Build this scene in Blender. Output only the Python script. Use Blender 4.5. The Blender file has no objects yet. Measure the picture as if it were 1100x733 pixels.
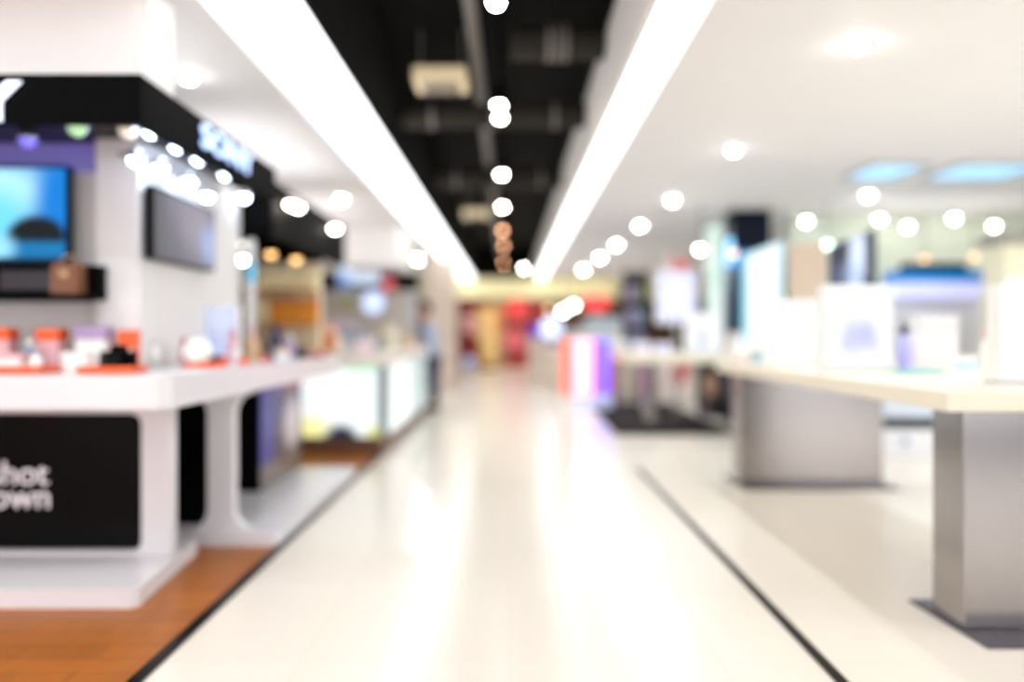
import bpy, bmesh, math, random
from mathutils import Vector, Matrix
random.seed(7)
S = bpy.context.scene
COL = S.collection
PI = math.pi

# ------------------------------------------------------------------ camera, world, exposure
EYE = 1.25
F = 900.0                                     # focal length in pixels of the 1100 px wide frame
cam = bpy.data.cameras.new('camera')
cam.sensor_fit = 'HORIZONTAL'; cam.sensor_width = 36.0
cam.lens = 36.0 * F / 1100.0
cam.shift_x = 2.0 / 1100.0
cam.shift_y = -6.5 / 1100.0
cam.dof.use_dof = True                        # the photograph is thrown far out of focus
cam.dof.focus_distance = 2.3
cam.dof.aperture_fstop = 0.51
cam.clip_start = 0.05
cam_o = bpy.data.objects.new('camera', cam); COL.objects.link(cam_o)
cam_o.location = (0, 0, EYE); cam_o.rotation_euler = (PI/2, 0, 0)
S.camera = cam_o

w = bpy.data.worlds.new('world'); S.world = w; w.use_nodes = True
w.node_tree.nodes['Background'].inputs[0].default_value = (0.97, 0.98, 1.0, 1)
w.node_tree.nodes['Background'].inputs[1].default_value = 1.3
STRIP = 2.9                                   # brightness of the two long ceiling light strips
LAMP = 45.0
DOWN = 8.0                                    # watts each downlight throws towards the floor
GLOW = 0.44                                   # level of the screens and lit panels                                  # brightness of the downlight bulbs
def uplight(name, x, y, z, sx, sy, p):
    ld = bpy.data.lights.new(name, 'AREA'); ld.shape = 'RECTANGLE'; ld.size = sx; ld.size_y = sy; ld.energy = p; ld.color = (1.0, 0.985, 0.98)
    lo = bpy.data.objects.new(name, ld); COL.objects.link(lo); lo.location = (x, y, z); lo.rotation_euler = (PI, 0, 0)
uplight('canopy_added_fill', -3.0, 5.1, 2.47, 2.3, 1.2, 4.5)       # added unseen uplights brightening the ceiling over the two left canopies
uplight('canopy_added_fill', -3.0, 7.9, 2.50, 2.1, 2.6, 11)
uplight('kiosk_added_fill', -3.2, 11.6, 2.3, 1.6, 2.2, 8)  # unseen uplight added above the kiosk to lift the ceiling
cv = bpy.data.lights.new('trough_added_fill', 'AREA'); cv.shape = 'RECTANGLE'; cv.size = 0.05; cv.size_y = 25.0; cv.energy = 34; cv.color = (1.0, 0.97, 0.92)
cvo = bpy.data.objects.new('trough_added_fill', cv); COL.objects.link(cvo); cvo.location = (-1.072, 13.0, 3.06); cvo.rotation_euler = (0, -PI/2, 0)   # added fill along the trough's left lip, brightening its right wall
fl = bpy.data.lights.new('far_added_fill', 'AREA'); fl.shape = 'RECTANGLE'; fl.size = 6.0; fl.size_y = 4.0; fl.energy = 60; fl.color = (1.0, 0.96, 0.9)
flo = bpy.data.objects.new('far_added_fill', fl); COL.objects.link(flo); flo.location = (1.0, 29.6, 2.93)      # added fill for the far end, hidden above the header's edge
uplight('booth_added_fill', 5.6, 11.2, 2.5, 2.4, 1.2, 2)         # another added uplight, above the right hand rear booths
S.view_settings.view_transform = 'Standard'
S.view_settings.look = 'None'
S.view_settings.gamma = 1.0
S.view_settings.use_curve_mapping = False
S.view_settings.exposure = 1.3

# ------------------------------------------------------------------ helpers
def X(px, d): return (px - 548.0) / F * d     # metres to the right of the camera at depth d
def Z(py, d): return EYE - (py - 360.0) / F * d

def lin(c):
    return tuple(((v/255.0)/12.92 if v <= 10 else (((v/255.0)+0.055)/1.055)**2.4) for v in c)

def mat(name, rgb, rough=0.5, metal=0.0, emit=0.0, var=0.06, scale=6.0, ecol=None, spec=0.5, stretch=None, coat=0.0):
    m = bpy.data.materials.new(name); m.use_nodes = True
    nt = m.node_tree; b = nt.nodes['Principled BSDF']
    c = lin(rgb)
    tc = nt.nodes.new('ShaderNodeTexCoord'); nz = nt.nodes.new('ShaderNodeTexNoise')
    nz.inputs['Scale'].default_value = scale; nz.inputs['Detail'].default_value = 3
    src = tc.outputs['Object']
    if stretch:
        mp = nt.nodes.new('ShaderNodeMapping'); mp.inputs['Scale'].default_value = stretch
        nt.links.new(src, mp.inputs['Vector']); src = mp.outputs['Vector']
    nt.links.new(src, nz.inputs['Vector'])
    rp = nt.nodes.new('ShaderNodeMapRange')
    rp.inputs['To Min'].default_value = 1.0 - var; rp.inputs['To Max'].default_value = 1.0 + var
    nt.links.new(nz.outputs['Fac'], rp.inputs['Value'])
    mx = nt.nodes.new('ShaderNodeVectorMath'); mx.operation = 'SCALE'
    mx.inputs[0].default_value = c
    nt.links.new(rp.outputs['Result'], mx.inputs['Scale'])
    nt.links.new(mx.outputs['Vector'], b.inputs['Base Color'])
    b.inputs['Roughness'].default_value = rough; b.inputs['Metallic'].default_value = metal
    b.inputs['Specular IOR Level'].default_value = spec
    b.inputs['Coat Weight'].default_value = coat
    if emit:
        b.inputs['Emission Strength'].default_value = emit*GLOW if emit < 4.2 else emit
        e = lin(ecol) if ecol else c
        b.inputs['Emission Color'].default_value = (*e, 1)
    return m

def picture(name, base, shapes, axis='x', emit=0.0, rough=0.3):
    """A printed or lit picture: ellipses ('e') and rectangles ('r') blended over a ground, in the panel's own 0..1 frame."""
    m = bpy.data.materials.new(name); m.use_nodes = True
    nt = m.node_tree; b = nt.nodes['Principled BSDF']; L = nt.links.new
    tc = nt.nodes.new('ShaderNodeTexCoord'); sp = nt.nodes.new('ShaderNodeSeparateXYZ')
    L(tc.outputs['Generated'], sp.inputs[0])
    u = sp.outputs['X' if axis == 'x' else 'Y']; v = sp.outputs['Z']
    def mth(op, a, bb=None):
        n = nt.nodes.new('ShaderNodeMath'); n.operation = op
        for i, q in enumerate((a, bb)):
            if q is None: continue
            if isinstance(q, (int, float)): n.inputs[i].default_value = q
            else: L(q, n.inputs[i])
        return n.outputs[0]
    rgb = nt.nodes.new('ShaderNodeRGB'); rgb.outputs[0].default_value = (*lin(base), 1)
    cur = rgb.outputs[0]
    for (kind, cu, cv, ru, rv, soft, colr) in shapes:
        du = mth('DIVIDE', mth('SUBTRACT', u, cu), ru); dv = mth('DIVIDE', mth('SUBTRACT', v, cv), rv)
        if kind == 'e':
            d = mth('SQRT', mth('ADD', mth('MULTIPLY', du, du), mth('MULTIPLY', dv, dv)))
        else:
            d = mth('MAXIMUM', mth('ABSOLUTE', du), mth('ABSOLUTE', dv))
        mr = nt.nodes.new('ShaderNodeMapRange'); mr.interpolation_type = 'SMOOTHSTEP'
        mr.inputs['From Min'].default_value = 1 - soft; mr.inputs['From Max'].default_value = 1 + soft
        mr.inputs['To Min'].default_value = 1; mr.inputs['To Max'].default_value = 0
        L(d, mr.inputs['Value'])
        mx = nt.nodes.new('ShaderNodeMix'); mx.data_type = 'RGBA'
        L(mr.outputs['Result'], mx.inputs['Factor'])
        L(cur, mx.inputs['A']); mx.inputs['B'].default_value = (*lin(colr), 1)
        cur = mx.outputs['Result']
    b.inputs['Roughness'].default_value = rough
    if not emit:
        L(cur, b.inputs['Base Color'])
    else:
        b.inputs['Specular IOR Level'].default_value = 0.15
        b.inputs['Base Color'].default_value = (.02, .02, .02, 1)
        L(cur, b.inputs['Emission Color']); b.inputs['Emission Strength'].default_value = emit*GLOW
    return m

def BM(): return bmesh.new()

def box(bm, x0, x1, y0, y1, z0, z1, bev=0.0, seg=2, rot=None):
    vs = [bm.verts.new((x, y, z)) for x in (x0, x1) for y in (y0, y1) for z in (z0, z1)]
    fs = [bm.faces.new([vs[i] for i in q]) for q in ((0,1,3,2),(4,6,7,5),(0,4,5,1),(2,3,7,6),(0,2,6,4),(1,5,7,3))]
    if bev > 0:
        es = list({e for f in fs for e in f.edges})
        bmesh.ops.bevel(bm, geom=es, offset=bev, segments=seg, affect='EDGES', profile=0.5)
    return bm

def prism(bm, pts, axis, a0, a1):
    """extrude polygon pts (2-D) along axis 'x' (pts = y,z), 'y' (pts = x,z) or 'z' (pts = x,y)"""
    def p(q, a):
        return {'x': (a, q[0], q[1]), 'y': (q[0], a, q[1]), 'z': (q[0], q[1], a)}[axis]
    A = [bm.verts.new(p(q, a0)) for q in pts]; B = [bm.verts.new(p(q, a1)) for q in pts]
    n = len(pts)
    bm.faces.new(A); bm.faces.new(list(reversed(B)))
    for i in range(n): bm.faces.new((A[i], B[i], B[(i+1) % n], A[(i+1) % n]))
    return bm

def rrect(x0, x1, z0, z1, r, n=6):
    pts = []
    for cx, cz, a in ((x1-r, z1-r, 0), (x0+r, z1-r, 90), (x0+r, z0+r, 180), (x1-r, z0+r, 270)):
        for k in range(n+1):
            t = math.radians(a + 90*k/n); pts.append((cx + r*math.cos(t), cz + r*math.sin(t)))
    return pts

def ring(bm, outer, inner, axis, a0, a1):
    """frame: outer loop minus inner loop (same point count), extruded"""
    def p(q, a):
        return {'x': (a, q[0], q[1]), 'y': (q[0], a, q[1]), 'z': (q[0], q[1], a)}[axis]
    n = len(outer)
    L = [[bm.verts.new(p(q, a)) for q in lp] for lp in (outer, inner) for a in (a0, a1)]
    o0, o1, i0, i1 = L
    for k in range(n):
        j = (k+1) % n
        bm.faces.new((o0[k], o0[j], i0[j], i0[k])); bm.faces.new((o1[k], i1[k], i1[j], o1[j]))
        bm.faces.new((o0[k], o1[k], o1[j], o0[j])); bm.faces.new((i0[k], i0[j], i1[j], i1[k]))
    return bm

def lathe(bm, prof, cx=0, cy=0, z0=0, n=20, axis='z'):
    rows = []
    for r, z in prof:
        row = []
        for k in range(n):
            a = 2*PI*k/n
            q = (r*math.cos(a), r*math.sin(a))
            row.append(bm.verts.new({'z': (cx+q[0], cy+q[1], z0+z), 'y': (cx+q[0], cy+z, z0+q[1]), 'x': (cx+z, cy+q[0], z0+q[1])}[axis]))
        rows.append(row)
    for a, b in zip(rows, rows[1:]):
        for k in range(n):
            j = (k+1) % n
            bm.faces.new((a[k], a[j], b[j], b[k]))
    bm.faces.new(list(reversed(rows[0]))); bm.faces.new(rows[-1])
    return bm

def tube(bm, pts, r, n=10):
    rows = []
    for i, p in enumerate(pts):
        p = Vector(p)
        t = (Vector(pts[min(i+1, len(pts)-1)]) - Vector(pts[max(i-1, 0)])).normalized()
        up = Vector((0, 0, 1)) if abs(t.z) < 0.9 else Vector((1, 0, 0))
        a = t.cross(up).normalized(); b = t.cross(a)
        rows.append([bm.verts.new(p + a*(r*math.cos(2*PI*k/n)) + b*(r*math.sin(2*PI*k/n))) for k in range(n)])
    for a, b in zip(rows, rows[1:]):
        for k in range(n):
            j = (k+1) % n; bm.faces.new((a[k], a[j], b[j], b[k]))
    bm.faces.new(list(reversed(rows[0]))); bm.faces.new(rows[-1])
    return bm

def obj(name, bm, m, parent=None, smooth=False, loc=None, label=None):
    bmesh.ops.recalc_face_normals(bm, faces=bm.faces)
    me = bpy.data.meshes.new(name); bm.to_mesh(me); bm.free()
    if smooth:
        for p in me.polygons: p.use_smooth = True
        try: me.set_sharp_from_angle(angle=math.radians(40))
        except Exception: pass
    me.materials.append(m)
    o = bpy.data.objects.new(name, me); COL.objects.link(o)
    if parent: o.parent = parent
    if loc: o.location = loc
    if label: o['label'] = label
    return o

def tag(o, label, cat, group=None):
    o['label'] = label; o['category'] = cat
    if group: o['group'] = group
    return o

def thing(name, label, cat, loc=(0,0,0), rz=0.0, group=None):
    o = bpy.data.objects.new(name, None); COL.objects.link(o)
    o.empty_display_size = 0.1
    o.location = loc; o.rotation_euler = (0, 0, rz)
    return tag(o, label, cat, group)

def struct(name, bm, m, parent=None, smooth=False):
    o = obj(name, bm, m, parent, smooth)
    if not parent: o['kind'] = 'structure'
    return o

def dup(root, loc, label, rz=None, group=None):
    r = root.copy(); COL.objects.link(r); r.location = loc; r['label'] = label
    if rz is not None: r.rotation_euler = (0, 0, rz)
    if group: r['group'] = group
    for ch in list(root.children):
        c = ch.copy(); COL.objects.link(c); c.parent = r
        for g in ch.children:
            d = g.copy(); COL.objects.link(d); d.parent = c
    return r

def text(name, body, size, m, parent, loc, rot, extrude=0.006, align='CENTER', bold=0.0, sx=1.0):
    cu = bpy.data.curves.new(name, 'FONT'); cu.body = body; cu.size = size; cu.extrude = extrude
    cu.align_x = align; cu.align_y = 'CENTER'; cu.offset = bold
    t = bpy.data.objects.new(name + '_curve', cu); COL.objects.link(t)
    dg = bpy.context.evaluated_depsgraph_get()
    me = bpy.data.meshes.new_from_object(t.evaluated_get(dg))
    bpy.data.objects.remove(t); me.materials.clear(); me.materials.append(m)
    o = bpy.data.objects.new(name, me); COL.objects.link(o)
    o.parent = parent; o.location = loc; o.rotation_euler = rot; o.scale = (sx, 1, 1)
    return o

ORD = ['first', 'second', 'third', 'fourth', 'fifth', 'sixth', 'seventh', 'eighth', 'ninth', 'tenth', 'eleventh', 'twelfth', 'thirteenth', 'fourteenth']

# ------------------------------------------------------------------ materials
WHITE = mat('white lacquer', (228, 226, 229), 0.25, var=0.02)
WALLW = mat('white wall paint', (233, 230, 228), 0.6, var=0.02)
CEILW = mat('white ceiling paint', (238, 236, 238), 0.7, var=0.015, scale=2)
CREAM = mat('cream paint', (226, 220, 190), 0.6, var=0.03)
HEADM = mat('cream header with added glow', (236, 226, 176), 0.5, emit=0.45)  # glow added to the cream colour so the far header reads brighter
GREENISH = mat('pale green cream wall', (212, 222, 208), 0.6, var=0.03)
BEIGE = mat('beige panel', (228, 210, 194), 0.6, var=0.04)
BLACKG = mat('black gloss', (5, 5, 6), 0.3, var=0.1, spec=0.1)
BLACK = mat('black satin', (5, 5, 5), 0.7, var=0.15, spec=0.04)
TROUGH = mat('black open ceiling', (12, 11, 10), 0.9, var=0.3, spec=0.1, scale=2)
DUCTG = mat('dark grey duct', (44, 41, 38), 0.7, var=0.2, spec=0.2)
PIPEG = mat('grey conduit', (124, 120, 116), 0.6, var=0.1, spec=0.2)
STEEL = mat('brushed steel', (162, 156, 154), 0.2, metal=1.0, var=0.08, scale=30, stretch=(6, 6, 0.15))
STEELD = mat('dark steel base plate', (96, 92, 100), 0.3, metal=1.0, var=0.08, scale=10)
CHROME = mat('lamp trim metal', (200, 200, 200), 0.25, metal=1.0)
STRIPM = mat('lit strip diffuser', (255, 255, 255), 0.5, emit=STRIP, ecol=(250, 252, 255))
LENSW = mat('lit bulb white', (255, 255, 255), 0.4, emit=LAMP, ecol=(255, 250, 242))
LENSC = mat('lit bulb cool', (255, 255, 255), 0.4, emit=LAMP, ecol=(236, 246, 255))
LENSP = mat('small bulb white', (255, 255, 255), 0.4, emit=18, ecol=(255, 246, 226))
LENSA = mat('lit bulb amber', (255, 225, 180), 0.4, emit=3.8, ecol=(255, 190, 112))
LENSO = mat('lit bulb dim orange', (255, 200, 160), 0.4, emit=9, ecol=(255, 186, 140))
LENSG2 = mat('small bulb green', (220, 255, 220), 0.4, emit=6, ecol=(200, 255, 225))
LENSG = mat('lit bulb green', (220, 255, 220), 0.4, emit=0.6, ecol=(170, 240, 170))
ORANGE = mat('orange lacquer', (246, 96, 34), 0.4, var=0.04)
CLEARW = mat('milky white plastic', (240, 240, 236), 0.3, var=0.02)
LILAC = mat('lilac card', (176, 150, 190), 0.5)
PINK = mat('pink card', (232, 180, 184), 0.5)
TAN = mat('tan card', (206, 170, 132), 0.5)
NAVY = mat('navy plastic', (38, 40, 78), 0.4)
TEAL = mat('teal plastic', (150, 214, 214), 0.4)
GREYB = mat('grey blue plastic', (140, 158, 176), 0.4)
DGREEN = mat('dark green plastic', (26, 44, 40), 0.4)
RED = mat('red lacquer', (206, 44, 48), 0.4)
BROWNL = mat('brown leather', (128, 82, 54), 0.55, var=0.15)
AMBER = mat('amber box', (226, 146, 44), 0.4)
DARKREC = mat('dark recess', (30, 30, 34), 0.6)

# polished floor: large cream tiles with faint joints
FLOOR = mat('polished cream tile', (236, 228, 215), 0.2, var=0.02, scale=1.2, spec=0.23)
nt = FLOOR.node_tree; bs = nt.nodes['Principled BSDF']
brk = nt.nodes.new('ShaderNodeTexBrick'); brk.offset = 0.0
brk.inputs['Scale'].default_value = 1.0; brk.inputs['Mortar Size'].default_value = 0.004
brk.inputs['Brick Width'].default_value = 0.8; brk.inputs['Row Height'].default_value = 0.8
brk.inputs['Color1'].default_value = (1, 1, 1, 1); brk.inputs['Color2'].default_value = (.985, .98, .97, 1); brk.inputs['Mortar'].default_value = (.94, .92, .89, 1)
nt.links.new(nt.nodes['Texture Coordinate'].outputs['Object'], brk.inputs['Vector'])
ml = nt.nodes.new('ShaderNodeMix'); ml.data_type = 'RGBA'; ml.blend_type = 'MULTIPLY'; ml.inputs['Factor'].default_value = 1
nt.links.new(bs.inputs['Base Color'].links[0].from_socket, ml.inputs['A']); nt.links.new(brk.outputs['Color'], ml.inputs['B'])
nt.links.new(ml.outputs['Result'], bs.inputs['Base Color'])

# wood planks running along the aisle
WOOD = mat('brown wood planks', (172, 98, 24), 0.45, var=0.28, scale=5, stretch=(6, 0.7, 1))
nt = WOOD.node_tree; bs = nt.nodes['Principled BSDF']
brk = nt.nodes.new('ShaderNodeTexBrick'); brk.inputs['Scale'].default_value = 1
brk.inputs['Brick Width'].default_value = 1.6; brk.inputs['Row Height'].default_value = 0.14; brk.inputs['Mortar Size'].default_value = 0.003
brk.inputs['Color1'].default_value = (1, 1, 1, 1); brk.inputs['Color2'].default_value = (.82, .8, .78, 1); brk.inputs['Mortar'].default_value = (.4, .35, .3, 1)
nt.links.new(nt.nodes['Texture Coordinate'].outputs['Object'], brk.inputs['Vector'])
ml = nt.nodes.new('ShaderNodeMix'); ml.data_type = 'RGBA'; ml.blend_type = 'MULTIPLY'; ml.inputs['Factor'].default_value = 1
nt.links.new(bs.inputs['Base Color'].links[0].from_socket, ml.inputs['A']); nt.links.new(brk.outputs['Color'], ml.inputs['B'])
nt.links.new(ml.outputs['Result'], bs.inputs['Base Color'])

# ------------------------------------------------------------------ setting
CZ = 3.0
Y0, Y1 = -7.0, 36.0
struct('floor', box(BM(), -8, 9, Y0, Y1, -0.12, 0), FLOOR)
struct('floor_wood', box(BM(), -8, -1.37, Y0, 13.6, 0.0, 0.006), WOOD)
struct('floor_added_dark', box(BM(), 0.3, 9, Y0, -1.2, 0.0, 0.006), mat('unseen blue grey floor', (70, 84, 112), 0.9, var=0.2, scale=40))  # dark floor added behind the camera, seen only in the steel reflections
struct('trim_1', box(BM(), -1.375, -1.322, Y0, 13.7, 0.0, 0.012, 0.003), BLACKG)
struct('trim_2', box(BM(), 1.17, 1.215, Y0, 7.76, 0.0, 0.008, 0.002), BLACKG)
struct('ceiling', box(BM(), -8, -1.62, Y0, 26.0, CZ, CZ+0.12), CEILW)
struct('ceiling_right', box(BM(), 1.06, 9, Y0, 26.0, CZ, CZ+0.12), CEILW)
struct('ceiling_trough', box(BM(), -1.12, 1.0, Y0, 26.0, 3.95, 4.05), TROUGH)
struct('trim_3', box(BM(), -1.12, -1.08, Y0, 26.0, CZ+0.02, 3.95), TROUGH)
struct('trim_4', box(BM(), 0.75, 0.79, Y0, 26.0, CZ+0.01, 3.62), WALLW)
struct('trim_5', box(BM(), 0.75, 0.79, Y0, 26.0, 3.62, 3.95), TROUGH)
struct('trim_6', box(BM(), -8, 9, 26.0, 26.3, 2.38, 3.02), CREAM)
struct('trim_9', box(BM(), -1.2, 1.0, 26.0, 26.3, 3.02, 4.05), TROUGH)
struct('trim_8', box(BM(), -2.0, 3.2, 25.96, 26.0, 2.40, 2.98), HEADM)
struct('wall_left', box(BM(), -8.1, -8, Y0, Y1, 0, 4.05), WALLW)
struct('wall_right', box(BM(), 9, 9.1, Y0, Y1, 0, 4.05), WALLW)
struct('wall_back', box(BM(), -8, 9, Y1, Y1+0.1, 0, 4.05), mat('dim far wall', (150, 120, 100), 0.7))
struct('ceiling_far', box(BM(), -8, 9, 26.3, Y1, CZ, CZ+0.1), CREAM)
struct('wall_bulkhead', box(BM(), -8, -1.83, 4.1, 4.42, 2.45, CZ), WALLW)
struct('trim_7', box(BM(), -1.83, -1.775, 4.12, 4.42, 2.45, CZ), WALLW)
struct('wall_soffit', box(BM(), X(370, 13), -1.75, 13.0, 15.0, 2.33, CZ), WALLW)
struct('wall_pillar', box(BM(), X(458, 19), X(489, 19), 19.0, 19.7, 0, CZ, 0.02), BEIGE)
struct('wall_rear_right', box(BM(), 4.15, 9, 12.3, 12.45, 0, CZ), GREENISH)

# the two long light strips let into the ceiling
def strip(x0, x1, label):
    t = thing('light_strip', label, 'light strip', (0, 0, CZ), group='long ceiling light strips')
    b = BM(); box(b, x0, x1, Y0, 25.95, 0.03, 0.1); obj('housing', b, WALLW, t)
    b = BM(); box(b, x0+0.015, x1-0.015, Y0+0.05, 25.9, 0.0, 0.032); obj('diffuser', b, STRIPM, t)
strip(-1.60, -1.09, 'wide glowing white light strip along the ceiling left of the dark trough')
strip(0.785, 1.05, 'narrower glowing white light strip along the ceiling right of the dark trough')

# ------------------------------------------------------------------ dark trough: pipe, ducts, cassettes, hanging lamps
t = thing('conduit_pipe', 'long grey conduit pipe running down the middle of the dark ceiling trough', 'pipe', (-0.30, 0, 3.72))
b = BM(); tube(b, [(0, 2.0, 0), (0, 25.9, 0)], 0.055); obj('pipe', b, PIPEG, t, True)
for yy in (4, 8, 12, 16, 20, 24):
    b = BM(); tube(b, [(0, yy, 0.05), (0, yy, 0.23)], 0.012); obj('hanger', b, PIPEG, t, True)
def duct(y, x0, x1, z, r, label):
    t = thing('air_duct', label, 'duct', (0, y, z), group='dark air ducts in the ceiling trough')
    b = BM(); tube(b, [(x0, 0, 0), (x1, 0, 0)], r, 16); obj('duct_body', b, DUCTG, t, True)
    for xx in (x0+0.3, (x0+x1)/2, x1-0.3):
        b = BM(); tube(b, [(xx-0.02, 0, 0), (xx+0.02, 0, 0)], r+0.012, 16); obj('collar', b, PIPEG, t, True)
duct(6.6, 0.0, 0.74, 3.55, 0.13, 'dark round air duct crossing the trough right of the pipe, nearest')
duct(8.3, -1.07, 0.74, 3.42, 0.12, 'dark round air duct crossing the whole trough beyond the pale cassette')
duct(12.0, -1.07, 0.74, 3.5, 0.14, 'dark round air duct crossing the trough furthest from the camera')
def cassette(x, y, z, s, label):
    t = thing('air_conditioner', label, 'air conditioner', (x, y, z), group='pale ceiling cassettes')
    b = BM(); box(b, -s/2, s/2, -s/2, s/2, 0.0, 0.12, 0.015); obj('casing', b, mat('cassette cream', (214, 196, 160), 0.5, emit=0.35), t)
    b = BM()
    for k in range(5): box(b, -s*0.36, s*0.36, -s*0.34+k*s*0.17-0.012, -s*0.34+k*s*0.17+0.012, -0.012, 0.0)
    obj('grille', b, PIPEG, t)
    for sx in (-1, 1):
        b = BM(); tube(b, [(sx*s*0.4, 0, 0.12), (sx*s*0.4, 0, 3.95-z)], 0.01, 6); obj('hanger', b, PIPEG, t)
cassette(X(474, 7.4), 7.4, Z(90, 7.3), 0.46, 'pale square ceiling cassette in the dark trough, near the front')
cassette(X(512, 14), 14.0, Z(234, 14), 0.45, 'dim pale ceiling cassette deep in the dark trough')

def hang_lamp(x, y, z, lens, label, r=0.045):
    t = thing('hanging_spotlight', label, 'spotlight', (x, y, z), group='spotlights hanging in the dark trough')
    b = BM(); tube(b, [(0, 0, 0.16), (0, 0, 3.95-z)], 0.008, 6); obj('rod', b, BLACK, t)
    b = BM(); lathe(b, [(r*1.0, 0), (r*1.15, 0.02), (r*1.15, 0.13), (r*0.5, 0.17)], n=16); obj('housing', b, BLACK, t, True)
    b = BM(); lathe(b, [(r*0.25, -r*0.75), (r*0.7, -r*0.5), (r*0.95, 0.0), (r*0.95, 0.015)], n=16); obj('bulb', b, lens, t, True)
    return t
for k, (px, py, d, ln) in enumerate([(533, 3, 4.7, LENSW), (536, 112, 6.9, LENSW), (537, 126, 7.4, LENSW), (539, 187, 9.9, LENSW), (540, 222, 12.4, LENSW), (540, 247, 15.1, LENSO), (541, 264, 17.8, LENSO), (541, 283, 21.5, LENSO), (563, 288, 22.0, LENSW)]):
    hang_lamp(X(px, d), d, Z(py, d), ln, ('dim orange' if ln is LENSO else 'bright white') + ' spotlight hanging in the dark trough, %s from the camera' % ORD[k])

# recessed downlights
def downlight(x, y, lens, label, grp, r=0.05, z=CZ):
    t = thing('downlight', label, 'downlight', (x, y, z), group=grp)
    b = BM(); ring(b, [(r*1.5*math.cos(2*PI*k/24), r*1.5*math.sin(2*PI*k/24)) for k in range(24)], [(r*math.cos(2*PI*k/24), r*math.sin(2*PI*k/24)) for k in range(24)], 'z', -0.012, 0.0); obj('trim_ring', b, CHROME, t)
    key = 'downlight lamp far' if y > 12 else 'downlight lamp'
    ld = bpy.data.lights.get(key)
    if ld is None:
        ld = bpy.data.lights.new(key, 'AREA'); ld.shape = 'DISK'; ld.size = 0.06; ld.energy = DOWN*(2.5 if y > 12 else 1); ld.color = (0.87, 0.94, 1.0)
    lo = bpy.data.objects.new('lamp', ld); COL.objects.link(lo); lo.parent = t; lo.location = (0, 0, -r*0.9-0.006)
    b = BM(); lathe(b, [(r*0.2, -r*0.9), (r*0.65, -r*0.72), (r*0.92, -r*0.3), (r*0.97, 0.0)], n=18); obj('bulb', b, lens, t, True)
    return t
proto = None
def lights(spots, lens, where, grp, boost=1.0):
    p = None
    for k, (x, y) in enumerate(spots):
        lab = 'recessed ceiling downlight %s, %s from the camera' % (where, ORD[k])
        if p is None: p = downlight(x, y, lens, lab, grp)
        else:
            q = dup(p, (x, y, CZ), lab)
            if boost != 1.0:
                for c in q.children:
                    if c.type == 'LIGHT':
                        bd = bpy.data.lights.get('downlight lamp side')
                        if bd is None:
                            bd = c.data.copy(); bd.name = 'downlight lamp side'; bd.energy = DOWN*boost
                        c.data = bd
            elif y > 12:
                for c in q.children:
                    if c.type == 'LIGHT':
                        fd = bpy.data.lights.get('downlight lamp far')
                        if fd is None:
                            fd = c.data.copy(); fd.name = 'downlight lamp far'; fd.energy = DOWN*2.5
                        c.data = fd
lights([(-2.17, 5.66), (-2.2, 8.2), (-2.17, 10.75), (-2.12, 19.2)], LENSW, 'in the row left of the aisle', 'downlights left of the aisle')
lights([(2.1, 5.05), (2.1, 7.87), (2.09, 10.8), (2.06, 13.3), (2.04, 16.1), (2.02, 18.8), (1.95, 22.3)], LENSW, 'in the row right of the aisle', 'downlights right of the aisle')
lights([(4.46, 10.43), (4.35, 8.0-2.2), (6.4, 7.3), (6.6, 4.2), (4.4, 2.6), (4.4, -0.6), (7.2, 0.5), (5.3, 3.4), (5.6, 5.3)], LENSW, 'among seen and added ones over the far right', 'downlights over the far right', 1.45)  # first one is visible, the rest are added off frame for fill
lights([(-4.6, 2.0), (-4.6, -2.0), (-2.2, 2.6), (-2.2, -0.4), (-4.6, 0.0), (-6.4, 1.0), (-3.4, 2.9)], LENSW, 'added out of view over the left wooden floor', 'added downlights above the wooden floor')  # all added off frame to put more light on the left side
# small spots along the soffit of the right hand rear wall
p = None
for k, (px, py, ln, what) in enumerate([(866, 237, LENSW, 'bright'), (945, 235, LENSW, 'bright'), (975, 243, LENSW, 'bright'), (1025, 234, LENSW, 'bright'), (1068, 242, LENSW, 'bright'), (993, 277, LENSA, 'amber'), (1046, 275, LENSA, 'amber'), (752, 267, LENSW, 'bright'), (788, 272, LENSA, 'amber'), (888, 262, LENSG2, 'greenish')]):
    d = 11.9 if py < 260 or px > 900 else 11.2
    t = thing('pendant_spotlight', 'small %s pendant spotlight over the right rear booths, %s one from the left' % (what, ['third', 'fifth', 'sixth', 'eighth', 'rightmost', 'seventh', 'next to rightmost', 'leftmost', 'second', 'fourth'][k]), 'spotlight', (X(px, d), d, Z(py, d)), group='pendant spotlights over the right rear booths')
    b = BM(); tube(b, [(0, 0, 0.05), (0, 0, CZ-Z(py, d))], 0.006, 6); obj('cord', b, BLACK, t)
    b = BM(); lathe(b, [(0.05, 0), (0.05, 0.05), (0.02, 0.08)], n=14); obj('cap', b, CHROME, t, True)
    b = BM(); lathe(b, [(0.012, -0.045), (0.035, -0.035), (0.045, 0), (0.045, 0.01)], n=14); obj('bulb', b, LENSP if ln is LENSW else ln, t, True)
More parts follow.
